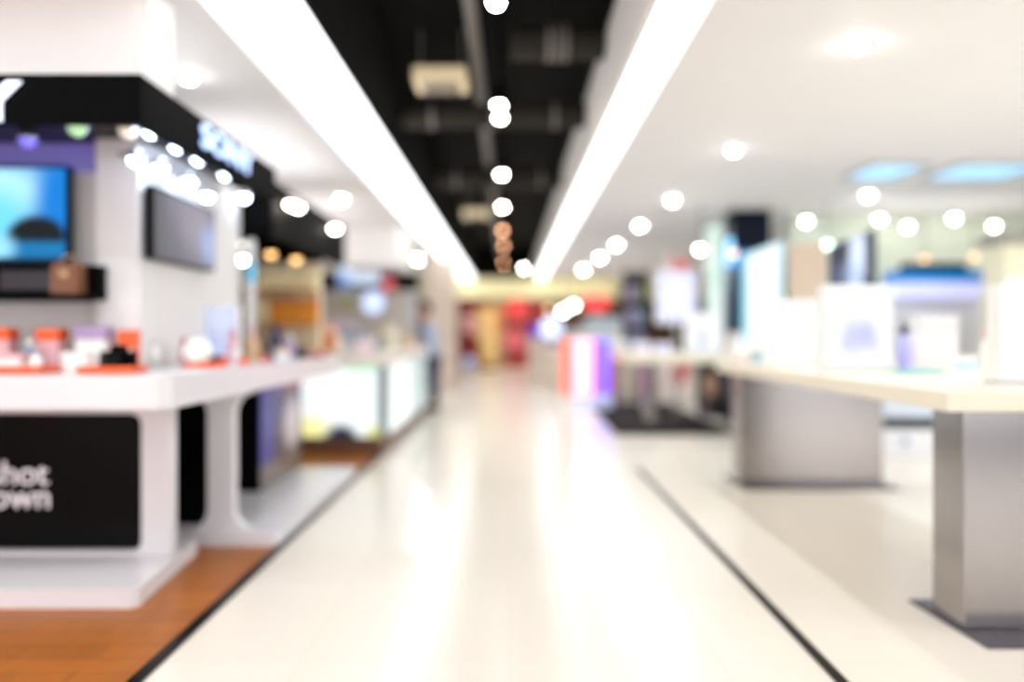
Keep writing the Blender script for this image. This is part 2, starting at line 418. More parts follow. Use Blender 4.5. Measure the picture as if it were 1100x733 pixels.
# blue white light coffers in the right ceiling
BLUEC = mat('cool coffer diffuser', (120, 180, 225), 0.5, emit=0.85, ecol=(170, 220, 255))
for (x0, x1, lab) in ((X(922, 8.9), X(976, 8.9), 'left'), (X(1012, 8.9), X(1098, 8.9), 'right')):
    t = thing('ceiling_light', 'pale blue glowing ceiling light panel over the right counters, %s of the pair' % lab, 'ceiling light', ((x0+x1)/2, 8.9, CZ), group='pale blue ceiling panels')
    h = (x1-x0)/2
    b = BM(); ring(b, rrect(-h-0.04, h+0.04, -0.42, 0.42, 0.03, 2), rrect(-h, h, -0.38, 0.38, 0.02, 2), 'z', -0.03, 0.0); obj('frame', b, CHROME, t)
    b = BM(); box(b, -h, h, -0.38, 0.38, -0.015, 0.0); obj('diffuser', b, BLUEC, t)

# ------------------------------------------------------------------ LEFT: front booth
# white plinth, rounded frame and black sign panel of the first counter
FX = -1.68
t = thing('display_counter', 'white display counter with black lettered panel on wooden floor, nearest on the left', 'counter', (-3.2, 4.3, 0.006), group='white counters of the left booth')
b = BM(); prism(b, [(-1.6, -0.49), (1.47, -0.49), (1.50, -0.46), (1.42, 0.46), (1.36, 0.50), (-1.6, 0.50)], 'z', 0, 0.085); obj('plinth', b, WHITE, t)
b = BM(); ring(b, rrect(-1.55, 1.41, 0.085, 0.905, 0.02), rrect(-1.4, 1.255, 0.10, 0.83, 0.06), 'y', 0.12, 0.20); obj('frame', b, WHITE, t)
b = BM(); prism(b, rrect(-1.41, 1.27, 0.095, 0.84, 0.06), 'y', 0.18, 0.24); pan = obj('sign_panel', b, BLACKG, t)
LETW = mat('white lettering', (235, 225, 230), 0.5, emit=0.35)
text('lettering', 'shot', 0.185, LETW, pan, (0.735, 0.175, 0.50), (PI/2, 0, 0), 0.003, 'RIGHT', 0.0)
text('lettering', 'own', 0.185, LETW, pan, (0.75, 0.175, 0.375), (PI/2, 0, 0), 0.003, 'RIGHT', 0.0)
# second counter: post with flared head and foot, black panel, plinth nearer the aisle
t = thing('display_counter', 'white display counter with flared post and narrow black panel, behind the lettered counter', 'counter', (-2.4, 5.6, 0.006), group='white counters of the left booth')
b = BM(); prism(b, [(-1.9, -0.67), (1.0, -0.67), (1.04, -0.62), (1.04, 1.75), (1.0, 1.8), (-1.9, 1.8)], 'z', 0, 0.08); obj('plinth', b, WHITE, t)
def flare(x0, x1, z0, z1, r, n=8):
    L, R = [], []
    for k in range(n+1):
        a = PI/2*k/n; L.append((x0-r+r*math.sin(a), z0+r-r*math.cos(a))); R.append((x1+r-r*math.sin(a), z0+r-r*math.cos(a)))
    L2 = [(x, z0+z1-z) for x, z in reversed(L)]; R2 = [(x, z0+z1-z) for x, z in reversed(R)]
    return L + L2 + list(reversed(R + R2))
b = BM(); prism(b, flare(0.60, 0.755, 0.08, 0.90, 0.13), 'y', -0.62, -0.54); obj('post', b, WHITE, t, True)
b = BM(); box(b, -1.6, 0.62, -0.45, -0.40, 0.08, 0.90); obj('sign_panel', b, BLACKG, t)
# worktop running over both counters
b = BM(); prism(b, [(-5.2, 3.80), (-1.60, 3.80), (-1.55, 3.84), (-1.54, 7.6), (-1.96, 7.6), (-1.96, 4.68), (-5.2, 4.68)], 'z', 0.912, 1.06)
tag(obj('worktop', b, WHITE), 'long thick white worktop over the left booth counters', 'worktop')
# black cabinet with blue poster under the worktop
t = thing('cabinet', 'black cabinet with a blue and white poster on its aisle side, under the worktop', 'cabinet', (-2.2, 6.8, 0.087))
b = BM(); box(b, -0.4, 0.34, -0.6, 0.62, 0, 0.80, 0.01); obj('body', b, BLACK, t)
PST = picture('blue poster print', (66, 52, 56), [('r', .5, .8, .7, .2, .3, (44, 46, 90)), ('r', .3, .96, .4, .06, .4, (24, 30, 160)), ('r', .85, .96, .35, .07, .3, (150, 20, 60)), ('r', .12, .5, .18, .45, .4, (30, 38, 150)), ('e', .75, .52, .2, .28, .5, (214, 200, 206)), ('r', .5, .08, .8, .14, .5, (112, 100, 84))], 'y')
b = BM(); box(b, 0.342, 0.352, -0.58, 0.60, 0.02, 0.78); obj('poster', b, PST, t)

# booth walls
t = thing('booth_wall', 'white booth wall with a column end behind the left worktop', 'booth wall', (-2.2, 4.85, 0))
b = BM(); box(b, -3.4, 0.0, 0.05, 0.15, 0.0, 2.36); obj('rear_panel', b, WALLW, t)
b = BM(); box(b, -0.13, 0.12, -0.15, 0.15, 0.95, 2.36, 0.01); obj('column', b, WALLW, t)
b = BM(); box(b, 0.02, 0.12, 0.15, 1.6, 0.95, 2.36); obj('side_panel', b, WALLW, t)
b = BM(); box(b, -2.6, -0.14, 0.0, 0.05, 2.20, 2.36); obj('light_cove', b, mat('violet lit cove', (150, 146, 200), 0.4, emit=0.22, ecol=(110, 100, 226)), t, label='violet glowing cove light')

# canopy with lit lettering
t = thing('canopy', 'black canopy with lit lettering over the left booth', 'canopy', (-1.68, 3.81, 2.25))
b = BM(); box(b, -4.2, 0.0, 0.0, 0.06, -0.035, 0.19, 0.006); obj('front_fascia', b, BLACK, t)
b = BM(); box(b, -0.06, 0.0, 0.06, 2.2, -0.035, 0.19, 0.006); obj('side_fascia', b, BLACK, t)
b = BM(); box(b, -4.2, -0.06, 0.06, 2.2, 0.115, 0.17); obj('soffit', b, BLACKG, t)
SIGNL = mat('lit sign letters', (230, 240, 255), 0.4, emit=1.5, ecol=(140, 186, 255))
text('lettering', 'SONY', 0.19, SIGNL, t, (0.008, 1.17, 0.085), (PI/2, 0, PI/2), 0.008, 'CENTER', 0.0, 1.75)
text('lettering', 'SONY', 0.24, mat('lit sign letters white', (240, 244, 255), 0.4, emit=1.4, ecol=(215, 230, 255)), t, (-0.56, -0.008, 0.052), (PI/2, 0, 0), 0.008, 'RIGHT', 0.008, 1.3)

# lamps under the canopy
def spot(name, label, loc, lens, r=0.03, grp='cool spotlights under the left canopy'):
    t = thing(name, label, 'spotlight', loc, group=grp)
    b = BM(); lathe(b, [(r*1.2, 0), (r*1.3, 0.015), (r*1.1, 0.045), (r*0.5, 0.05)], n=14); obj('housing', b, CHROME, t, True)
    b = BM(); lathe(b, [(r*0.3, -r*0.9), (r*0.8, -r*0.6), (r*1.05, -0.002), (r*1.05, 0.01)], n=14); obj('bulb', b, lens, t, True)
    return t
LENSB = mat('lit bulb icy blue', (240, 248, 255), 0.4, emit=15, ecol=(205, 224, 255))
for k, (px, zz) in enumerate(((163, 2.312), (191, 2.312), (214, 2.312), (243, 2.312))):
    d = 1.86*F/(548-px)
    spot('canopy_spotlight', 'icy white spotlight in the canopy soffit by its aisle edge, %s from the front' % ORD[k], (-1.86, d, zz), LENSB, 0.04)
for k, (px, zz) in enumerate(((146, 2.18), (172, 2.2), (203, 2.2), (222, 2.16), (262, 2.28))):
    d = 1.985*F/(548-px)
    tt = spot('wall_spotlight', 'icy white spotlight on the side panel above the grey screen, %s from the front' % ORD[k], (-1.985, d, zz), LENSB, 0.035, grp='icy spotlights on the booth side panel')
    b = BM(); tube(b, [(0, 0, 0.03), (-0.095, 0, 0.03)], 0.01, 8); obj('arm', b, CHROME, tt)
spot('canopy_spotlight', 'dim green spotlight under the canopy above the wide screen', (X(83, 4.3), 4.3, 2.312), LENSG, 0.045)
spot('canopy_spotlight', 'dim violet spotlight under the canopy at the left edge', (X(30, 4.55), 4.55, 2.312), mat('lit bulb violet', (170, 160, 255), 0.4, emit=0.9, ecol=(110, 100, 255)), 0.045)
spot('canopy_spotlight', 'dim cream spotlight under the canopy above the white column', (X(138, 4.35), 4.35, 2.312), mat('lit bulb cream', (255, 240, 220), 0.4, emit=0.8, ecol=(225, 215, 195)), 0.045)

# screens
def screen(name, label, loc, rz, wd, ht, m, bez=0.02):
    t = thing(name, label, 'screen', loc, rz)
    b = BM(); prism(b, rrect(-wd/2, wd/2, 0, ht, 0.02), 'y', -0.045, 0.0); obj('casing', b, BLACKG, t)
    b = BM(); box(b, -wd/2+bez, wd/2-bez, -0.052, -0.046, bez, ht-bez); obj('display', b, m, t)
    b = BM(); box(b, -0.15, 0.15, 0.0, 0.018, ht*0.3, ht*0.7); obj('wall_bracket', b, BLACK, t)
    return t
TV1 = picture('blue dome scene', (10, 120, 200), [('e', .6, .75, .3, .3, .6, (176, 230, 250)), ('e', .62, .45, .16, .3, .8, (110, 210, 244)), ('e', .98, .65, .13, .5, .6, (0, 120, 206)), ('e', .84, .24, .17, .25, .2, (2, 14, 20)), ('r', .8, .1, .4, .11, .3, (0, 112, 170)), ('e', .62, .14, .09, .14, .7, (150, 220, 245)), ('r', .8, .0, .5, .04, .4, (0, 40, 70))], 'x', emit=1.2, rough=0.6)
screen('television', 'wide wall screen showing a bright blue scene with a dark dome', (-3.05, 4.831, Z(285, 4.81)), 0, 1.06, 0.57, TV1)
TV2 = picture('grey violet scene', (110, 106, 122), [('e', .3, .3, .3, .4, .8, (84, 80, 96)), ('e', .7, .6, .3, .4, .8, (142, 134, 150)), ('r', .05, .5, .1, .6, .4, (70, 68, 74)), ('e', .9, .4, .15, .3, .7, (150, 170, 215))], 'x', emit=0.95)
screen('television', 'dark screen with a grey violet picture on the booth side panel', (-2.06, 5.22, 1.68), PI/2, 1.0, 0.42, TV2)
# console shelf under the wide screen
t = thing('media_console', 'dark media console shelf under the blue screen', 'console', (-3.1, 4.72, Z(318, 4.6)))
b = BM(); box(b, -1.0, 0.84, -0.12, 0.17, 0, 0.17, 0.008); obj('body', b, BLACK, t)
b = BM(); box(b, -1.0, 0.84, -0.27, 0.17, -0.022, 0.0, 0.004); obj('shelf', b, BLACK, t)
for sx in (-0.5, 0.0, 0.5):
    b = BM(); box(b, sx-0.2, sx+0.2, -0.128, -0.12, 0.03, 0.14, 0.003); obj('drawer_front', b, mat('dark slate front', (36, 34, 44), 0.3), t)
def bag(label, loc, wd, ht, dp, m, m2=None, rz=0):
    t = thing('handbag', label, 'bag', loc, rz)
    b = BM(); prism(b, [(-wd*0.5, 0), (wd*0.5, 0), (wd*0.46, ht*0.75), (wd*0.36, ht*0.8), (-wd*0.36, ht*0.8), (-wd*0.46, ht*0.75)], 'y', -dp/2, dp/2); bmesh.ops.bevel(b, geom=list(b.edges), offset=min(wd, dp)*0.08, segments=2, affect='EDGES'); obj('body', b, m, t, True)
    b = BM(); tube(b, [(wd*0.25*math.cos(a), 0, ht*0.78 + ht*0.22*math.sin(a)) for a in [PI*k/10 for k in range(11)]], wd*0.03, 8); obj('handle', b, m2 or m, t, True)
    b = BM(); box(b, -wd*0.12, wd*0.12, -dp/2-0.006, -dp/2+0.002, ht*0.45, ht*0.6, 0.002); obj('clasp', b, m2 or CHROME, t)
    return t
def case(label, loc, wd, ht, dp, m, ml, cat='box', name='gift_box', rz=0, grp=None):
    t = thing(name, label, cat, loc, rz, grp)
    b = BM(); box(b, -wd/2, wd/2, -dp/2, dp/2, 0, ht*0.72, 0.004); obj('body', b, m, t)
    b = BM(); box(b, -wd/2-0.003, wd/2+0.003, -dp/2-0.003, dp/2+0.003, ht*0.70, ht, 0.004); obj('lid', b, ml, t)
    return t

# ------------------------------------------------------------------ products on the left worktop (z = 1.06)
WT = 1.06
def tray(label, px0, px1, d, dp=0.2, h=0.035):
    x0, x1 = X(px0, d), X(px1, d); wd = x1-x0
    t = thing('tray', label, 'tray', ((x0+x1)/2, d, WT), group='orange trays on the left worktop')
    b = BM(); box(b, -wd/2, wd/2, -dp/2, dp/2, 0, 0.01, 0.003); obj('base', b, ORANGE, t)
    b = BM(); ring(b, rrect(-wd/2, wd/2, -dp/2, dp/2, 0.015, 3), rrect(-wd/2+0.01, wd/2-0.01, -dp/2+0.01, dp/2-0.01, 0.01, 3), 'z', 0.0, h); obj('rim', b, ORANGE, t)
tray('orange tray at the left edge of the white worktop', -70, 54, 4.22, 0.22)
tray('orange tray under the black camera on the white worktop', 92, 150, 4.2, 0.2)
tray('orange tray under the white globe jar on the worktop', 203, 240, 4.95, 0.16)
def camera_item(label, loc, s=1.0, rz=0):
    t = thing('compact_camera', label, 'camera', loc, rz)
    b = BM(); box(b, -0.07*s, 0.07*s, -0.03*s, 0.03*s, 0, 0.085*s, 0.008*s); box(b, -0.03*s, 0.03*s, -0.025*s, 0.025*s, 0.084*s, 0.112*s, 0.008*s); obj('body', b, BLACK, t)
    b = BM(); lathe(b, [(0.034*s, 0), (0.036*s, -0.05*s), (0.03*s, -0.055*s), (0.028*s, -0.052*s)], 0.005*s, -0.028*s, 0.044*s, 20, 'y'); obj('lens', b, BLACKG, t, True)
    b = BM(); lathe(b, [(0.01*s, 0), (0.01*s, 0.012*s)], 0.05*s, 0, 0.084*s, 12); obj('shutter_button', b, CHROME, t)
    b = BM(); box(b, -0.069*s, -0.045*s, -0.042*s, -0.028*s, 0.008*s, 0.078*s, 0.005*s); obj('grip', b, DARKREC, t)
camera_item('black compact camera on the orange tray by the white column', (X(128, 4.2), 4.2, WT+0.011), 1.15)
def bottle(label, loc, r, h, m, mc, name='bottle', cat='bottle', grp=None):
    t = thing(name, label, cat, loc, group=grp)
    b = BM(); lathe(b, [(r*0.9, 0), (r, 0.01), (r, h*0.6), (r*0.85, h*0.68), (r*0.4, h*0.74), (r*0.4, h*0.8)], n=16); obj('body', b, m, t, True)
    b = BM(); lathe(b, [(r*0.48, h*0.78), (r*0.48, h*0.99), (r*0.42, h)], n=16); obj('cap', b, mc, t, True)
    return t
def jar(label, loc, r, m, mc, grp=None):
    t = thing('jar', label, 'jar', loc, group=grp)
    b = BM(); lathe(b, [(r*math.sin(a)*1.0 if a > 0.5 else r*0.48, r*0.88-r*math.cos(a)) for a in [0.5+ (2.35-0.5)*k/10 for k in range(11)]], n=20); obj('body', b, m, t, True)
    b = BM(); lathe(b, [(r*0.72, r*1.55), (r*0.74, r*1.85), (r*0.5, r*1.95)], n=20); obj('lid', b, mc, t, True)
    return t
case('pale box with an orange lid at the far left of the worktop', (X(2, 4.62), 4.62, WT), 0.13, 0.23, 0.1, PINK, ORANGE)
case('pale pink box with an orange lid under the screen', (X(56, 4.62), 4.62, WT), 0.125, 0.225, 0.1, PINK, ORANGE)
case('slim orange topped box behind the black camera', (X(139, 4.62), 4.62, WT), 0.085, 0.215, 0.08, ORANGE, ORANGE)
case('lilac box with a darker lid left of the camera', (X(101, 4.6), 4.60, WT), 0.165, 0.235, 0.09, CLEARW, LILAC)
case('low white box between the two orange trays', (X(84, 4.38), 4.38, WT), 0.13, 0.1, 0.1, CLEARW, CLEARW)
case('low white box on the left orange tray', (X(14, 4.2), 4.2, WT+0.011), 0.12, 0.085, 0.1, CLEARW, PINK)
bottle('blue grey bottle left of the pink and orange box', (X(32, 4.5), 4.5, WT), 0.035, 0.17, GREYB, CLEARW)
bottle('clear white bottle standing on the left orange tray', (X(39, 4.2), 4.2, WT+0.011), 0.03, 0.1, CLEARW, CHROME)
jar('round white globe jar on the small orange tray', (X(214, 4.95), 4.93, WT+0.011), 0.085, mat('milky green white', (240, 250, 240), 0.3), CLEARW)
case('small navy box on the small orange tray beside the globe jar', (X(231, 4.95), 4.97, WT+0.011), 0.05, 0.06, 0.05, NAVY, NAVY)
case('orange box just behind the small navy box', (X(234, 5.15), 5.15, WT), 0.09, 0.06, 0.06, ORANGE, ORANGE)
bottle('red capped bottle left of the globe jar', (X(198, 5.05), 5.05, WT), 0.03, 0.17, PINK, RED)
# pale blue lit acrylic display behind the jar
def light_box(label, px0, px1, py0, d, zb, m, rz=0, dp=0.1, cat='light box', name='light_box', frame=CLEARW, foot=True, slant=0.0):
    x0, x1 = X(px0, d), X(px1, d); wd = x1-x0; zt = Z(py0, d); h = zt-zb
    t = thing(name, label, cat, ((x0+x1)/2, d+dp/2, zb), rz)
    b = BM(); prism(b, [(-wd/2, 0), (wd/2, 0), (wd/2, h), (-wd/2, h-slant)], 'y', -dp/2, dp/2); bmesh.ops.bevel(b, geom=list(b.edges), offset=0.008, segments=2, affect='EDGES'); obj('casing', b, frame, t)
    b = BM(); prism(b, [(-wd/2+0.015, 0.03), (wd/2-0.015, 0.03), (wd/2-0.015, h-0.015), (-wd/2+0.015, h-0.015-slant)], 'y', -dp/2-0.008, -dp/2+0.002); obj('lit_panel', b, m, t)
    if foot:
        b = BM(); box(b, -wd*0.52, wd*0.52, -dp*0.6, dp*0.6, 0.0, 0.016, 0.004); obj('foot', b, CHROME, t)
    return t
LBL = picture('pale blue glow print', (206, 214, 250), [('e', .2, .4, .3, .4, .8, (190, 200, 240)), ('e', .7, .8, .4, .3, .8, (226, 232, 255))], 'x', emit=0.9)
light_box('pale blue lit display panel standing behind the globe jar', 207, 257, 328, 5.75, WT, LBL, dp=0.06)
# slim items along the aisle edge of the worktop
bottle('pink capped tall bottle right of the pale blue panel', (X(250, 5.5), 5.5, WT), 0.035, 0.22, PINK, RED, grp='bottles along the worktop')
bottle('beige bottle with rosy cap further along the worktop', (X(271, 5.7), 5.7, WT), 0.045, 0.24, TAN, PINK, grp='bottles along the worktop')
bottle('white bottle between the two taller ones on the worktop', (X(260, 5.55), 5.45, WT), 0.03, 0.13, CLEARW, CLEARW, grp='bottles along the worktop')
case('small orange box in front of the beige bottle', (X(267, 5.4), 5.3, WT), 0.05, 0.045, 0.05, ORANGE, ORANGE)
case('small coral box further along the aisle edge', (X(291, 6.0), 5.85, WT), 0.05, 0.05, 0.05, ORANGE, PINK)
case('small cream box beside the coral box', (X(303, 6.2), 6.2, WT), 0.09, 0.1, 0.07, CLEARW, TAN)
bottle('tall dark navy bottle on the worktop', (X(296, 6.4), 6.4, WT), 0.05, 0.27, NAVY, NAVY)
bottle('pale mauve bottle right of the navy bottle', (X(311, 6.6), 6.6, WT), 0.045, 0.2, LILAC, CLEARW)
jar('small dark green jar near the end of the worktop', (X(323, 6.9), 6.9, WT), 0.05, DGREEN, DGREEN)
case('flat crimson box at the end of the worktop', (X(335, 7.0), 7.0, WT), 0.22, 0.03, 0.1, mat('crimson card', (176, 44, 66), 0.5), mat('crimson card lid', (190, 60, 80), 0.5))
case('grey box with lilac lid against the booth side panel', (X(186, 5.3), 5.32, WT), 0.09, 0.15, 0.09, mat('pale grey card', (206, 212, 224), 0.5), mat('grey lilac card', (186, 190, 206), 0.5))
bottle('tan pump bottle below the grey violet screen', (X(166, 4.85), 4.85, WT), 0.03, 0.16, CLEARW, mat('pale card grey', (214, 210, 206), 0.5))
# bag and cases in the middle of the left side
bag('brown leather handbag in front of the dark media console', (X(80, 4.62), 4.56, Z(318, 4.6)-0.0), 0.16, 0.22, 0.1, BROWNL, TAN)

# ------------------------------------------------------------------ LEFT: second booth, behind the first
t = thing('canopy', 'black canopy of the second left booth with small white spotlights on its edge', 'canopy', (-1.85, 6.5, 2.02))
b = BM(); box(b, -3.4, 0, 0, 0.06, 0, 0.44, 0.006); obj('front_fascia', b, BLACK, t)
b = BM(); box(b, -0.06, 0, 0.06, 2.9, 0, 0.44, 0.006); obj('side_fascia', b, BLACK, t)
b = BM(); box(b, -3.4, -0.06, 0.06, 2.9, 0.34, 0.38); obj('soffit', b, BLACK, t)
for k, (px, py, dx) in enumerate(((320, 222, 0.0), (360, 245, 0.0), (313, 219, 0.02))):
    d = 1.78*F/(548-px)
    tt = spot('fascia_spotlight', 'bright white spotlight on the second black canopy edge, %s' % ['middle of three', 'furthest back', 'nearest'][k], (-1.78, d, Z(py, d)), LENSP, 0.04, 'spotlights on the second canopy')
    b = BM(); tube(b, [(0, 0, 0.03), (-0.072, 0, 0.03)], 0.01, 8); obj('arm', b, CHROME, tt)
def pendant(label, px, py, d, lens, zt, r=0.045):
    t = thing('pendant_lamp', label, 'pendant lamp', (X(px, d), d, Z(py, d)), group='pendant lamps under the second canopy')
    b = BM(); tube(b, [(0, 0, 0.05), (0, 0, zt-Z(py, d))], 0.006, 6); obj('cord', b, BLACK, t)
    b = BM(); lathe(b, [(r*1.1, 0), (r*0.9, 0.05), (r*0.3, 0.07)], n=14); obj('shade', b, BLACK, t, True)
    b = BM(); lathe(b, [(r*0.3, -r), (r*0.8, -r*0.6), (r, 0), (r*0.9, 0.01)], n=14); obj('bulb', b, lens, t, True)
pendant('white pendant lamp under the second canopy, lower of the pair beside the screen wall', 261, 278, 7.6, LENSW, 2.36, 0.035)
pendant('pale pendant lamp under the second canopy, upper of the pair beside the screen wall', 259, 261, 8.0, mat('lit bulb pale', (255, 250, 240), 0.4, emit=4, ecol=(235, 230, 220)), 2.36)
pendant('amber pendant lamp in the middle under the second canopy', 291, 272, 7.8, LENSA, 2.36)
pendant('amber pendant lamp at the right under the second canopy', 318, 278, 7.9, LENSA, 2.36)
# display wall of the second booth with amber goods
t = thing('display_wall', 'tan display wall with shelves of amber boxes under the second canopy', 'display wall', (-2.34, 8.45, 0.0))
b = BM(); box(b, -2.2, 0.13, 0, 0.1, 0, 1.1); box(b, -2.2, 0.42, 0, 0.1, 1.08, 1.98); obj('back_board', b, mat('tan board', (240, 226, 196), 0.6), t)
b = BM(); box(b, -2.2, 0.42, -0.02, 0.12, 1.98, 2.32); obj('header', b, BLACK, t)
for zz in (1.12, 1.36, 1.70):
    b = BM(); box(b, -2.2, 0.42, -0.28, 0.0, zz-0.025, zz); obj('shelf', b, mat('oak shelf', (196, 150, 96), 0.5), t)
shel = [(256, 300), (268, 300), (281, 300), (295, 300), (309, 300), (323, 300), (336, 300), (270, 330), (284, 330), (297, 330), (310, 330), (323, 330), (337, 330)]
p = None
for k, (px, row) in enumerate(shel):
    d = 8.31; zz = 1.70 if row == 300 else 1.36
    mm = AMBER if (row == 330 and px > 290) else mat('cream carton', (238, 222, 178), 0.5)
    case(('cream carton on the top shelf of the tan wall, %s from the left' if row == 300 else ('amber carton on the middle shelf of the tan wall, %s from the left' if px > 290 else 'pale carton on the middle shelf of the tan wall, %s from the left')) % ORD[k if row == 300 else k-7],
         (X(px, d), d, zz), 0.105, 0.17 if row == 300 else 0.24, 0.1, mm, mm if mm is not AMBER else mat('amber lid', (214, 128, 36), 0.4), name='carton', grp='cartons on the tan display wall')
# light blue edge panel beside the booth wall
t = thing('edge_panel', 'slim teal lit edge panel at the end of the booth side panel', 'light panel', (-2.03, 6.56, 1.061))
b = BM(); box(b, -0.03, 0.03, -0.03, 0.03, 0, 0.94, 0.006); obj('frame', b, WALLW, t)
b = BM(); box(b, -0.024, 0.031, -0.036, 0.028, 0.60, 0.76); obj('lit_panel', b, mat('teal glow', (90, 180, 220), 0.4, emit=0.3), t)

# third counter with lit ends, brown base
t = thing('lit_counter', 'white topped counter with glowing panels and a brown base, along the left aisle', 'counter', (-1.33, 8.65, 0.006))
b = BM(); box(b, -1.0, 0.0, 0.03, 4.65, 0.0, 0.16); obj('base', b, mat('brown base board', (112, 76, 52), 0.45), t)
b = BM(); box(b, -0.95, -0.02, 0.02, 4.65, 0.16, 0.925); obj('body', b, mat('dark body', (40, 40, 44), 0.4), t)
b = BM(); box(b, -1.02, 0.04, -0.05, 4.7, 0.925, 1.06, 0.01); obj('worktop', b, mat('cream lacquer top', (238, 230, 222), 0.3), t)
LPA = picture('white lit poster', (250, 255, 255), [('e', .1, .08, .24, .2, .7, (248, 240, 160)), ('e', .5, .0, .2, .17, .4, (30, 44, 70)), ('e', .95, .06, .12, .09, .6, (220, 220, 120)), ('e', .8, .98, .25, .06, .5, (190, 245, 205)), ('r', .99, .6, .025, .5, .5, (120, 160, 170))], 'x', emit=1.05)
b = BM(); box(b, -0.82, -0.01, -0.006, 0.02, 0.19, 0.92); obj('lit_end_panel', b, LPA, t, label='glowing white end panel with yellow lower corner')
LPB = picture('white lit side', (240, 255, 253), [('e', .5, .5, .4, .5, .6, (252, 255, 255))], 'y', emit=1.0)
b = BM(); box(b, -0.02, 0.004, 0.6, 2.7, 0.15, 0.92); obj('lit_side_panel', b, LPB, t, label='glowing white side panel')
LPC = picture('pale lit side', (206, 232, 232), [('r', .3, .5, .2, .5, .5, (230, 250, 248))], 'y', emit=0.7)
b = BM(); box(b, -0.02, 0.004, 2.76, 4.6, 0.15, 0.92); obj('lit_side_panel', b, LPC, t, label='dimmer pale side panel')

# goods on the third counter
goods = [
 ('orange brown vanity case with pink lid on the lit counter', 'case', 349, 8.9, 0.20, 0.3, mat('orange brown', (206, 138, 96), 0.5), mat('peach', (230, 182, 160), 0.5)),
 ('peach box at the left front of the lit counter', 'case', 331, 8.9, 0.13, 0.34, mat('peach pink', (226, 170, 160), 0.5), mat('pale lavender', (208, 200, 222), 0.5)),
 ('cream bottle beside the orange brown case', 'bottle', 362, 9.1, 0.06, 0.22, mat('cream glass', (232, 216, 190), 0.3), TAN),
 ('pale pink jar box in the middle of the lit counter', 'case', 392, 9.3, 0.2, 0.13, mat('rose card', (236, 208, 220), 0.5), mat('pale pink lid', (240, 224, 232), 0.5)),
 ('grey blue box behind the pink box on the lit counter', 'case', 381, 9.8, 0.26, 0.24, mat('slate card', (176, 184, 192), 0.5), mat('slate lid', (130, 146, 164), 0.5)),
 ('lavender carton at the back of the lit counter', 'case', 372, 10.3, 0.22, 0.34, mat('lavender card', (206, 192, 206), 0.5), mat('mauve lid', (190, 176, 196), 0.5)),
 ('grey blue bottle right of the pink box', 'bottle', 404, 9.6, 0.055, 0.17, GREYB, CLEARW),
 ('olive bottle further along the lit counter', 'bottle', 412, 10.2, 0.06, 0.25, mat('olive glass', (150, 150, 120), 0.3), TAN),
 ('cream carton standing further along the lit counter', 'case', 420, 10.9, 0.16, 0.3, mat('ivory card', (232, 222, 200), 0.5), mat('ivory lid', (222, 214, 196), 0.5)),
 ('grey green bottle near the far end of the lit counter', 'bottle', 428, 11.6, 0.06, 0.28, mat('grey green glass', (150, 160, 150), 0.3), CHROME),
 ('tan box at the far end of the lit counter', 'case', 436, 12.4, 0.16, 0.2, TAN, mat('gold lid', (206, 176, 110), 0.4)),
]
for lab, kd, px, d, wd, h, m1, m2 in goods:
    if kd == 'case': case(lab, (X(px, d), d, 1.066), wd, h, wd*0.7, m1, m2)
    else: bottle(lab, (X(px, d), d, 1.066), wd, h, m1, m2)

# kiosk wall with signs beyond the third counter
t = thing('kiosk_wall', 'taupe kiosk wall with dark header beyond the lit counter', 'kiosk wall', (-2.4, 14.7, 0))
b = BM(); box(b, -1.6, 0.62, 0, 0.12, 0, 2.05); obj('panel', b, mat('taupe panel', (206, 198, 188), 0.6), t)
b = BM(); box(b, -1.6, 0.78, -0.05, 0.12, 2.05, 2.32); obj('header', b, BLACK, t)
def disc_sign(label, px, py, d, r, m, face_emit_name='lit_face'):
    t = thing('round_sign', label, 'sign', (X(px, d), d, Z(py, d)))
    b = BM(); lathe(b, [(r, 0), (r, 0.06)], 0, 0, 0, 28, 'y'); obj('rim', b, CHROME, t, True)
    b = BM(); lathe(b, [(r*0.94, -0.008), (r*0.94, 0.004)], 0, 0, 0, 28, 'y'); obj(face_emit_name, b, m, t)
disc_sign('round pale blue lit sign on the taupe kiosk wall', 401, 325, 14.62, 0.21, mat('pale blue lit face', (200, 218, 255), 0.4, emit=0.9))
disc_sign('round red lit sign above the pale blue one on the kiosk wall', 417, 306, 14.52, 0.12, mat('red lit face', (214, 90, 100), 0.4, emit=0.7))
t = thing('lit_sign', 'wide pale blue lit sign on the dark header of the kiosk', 'sign', (X(386, 14.6), 14.58, Z(306, 14.6)))
b = BM(); box(b, -0.38, 0.38, -0.02, 0.06, 0, 0.33, 0.008); obj('casing', b, CHROME, t)
b = BM(); box(b, -0.365, 0.365, -0.028, -0.018, 0.012, 0.318); obj('lit_panel', b, picture('blue sign', (206, 226, 252), [('r', .1, .2, .25, .3, .6, (120, 160, 230)), ('e', .6, .6, .4, .4, .7, (226, 240, 255))], 'x', emit=0.95), t)
t = thing('poster', 'small olive and blue poster on the taupe kiosk wall', 'poster', (X(373, 14.6), 14.65, Z(337, 14.6)))
b = BM(); box(b, -0.2, 0.2, -0.02, 0.04, 0, 0.47, 0.005); obj('frame', b, CLEARW, t)
b = BM(); box(b, -0.19, 0.19, -0.028, -0.018, 0.01, 0.46); obj('print', b, picture('olive print', (188, 184, 110), [('r', .5, .85, .6, .2, .4, (190, 210, 240)), ('r', .5, .1, .6, .15, .4, (190, 180, 190))], 'x'), t)
t = thing('banner', 'tall pale grey banner panel left of the beige pillar', 'banner', (X(437, 15.6), 15.6, 0))
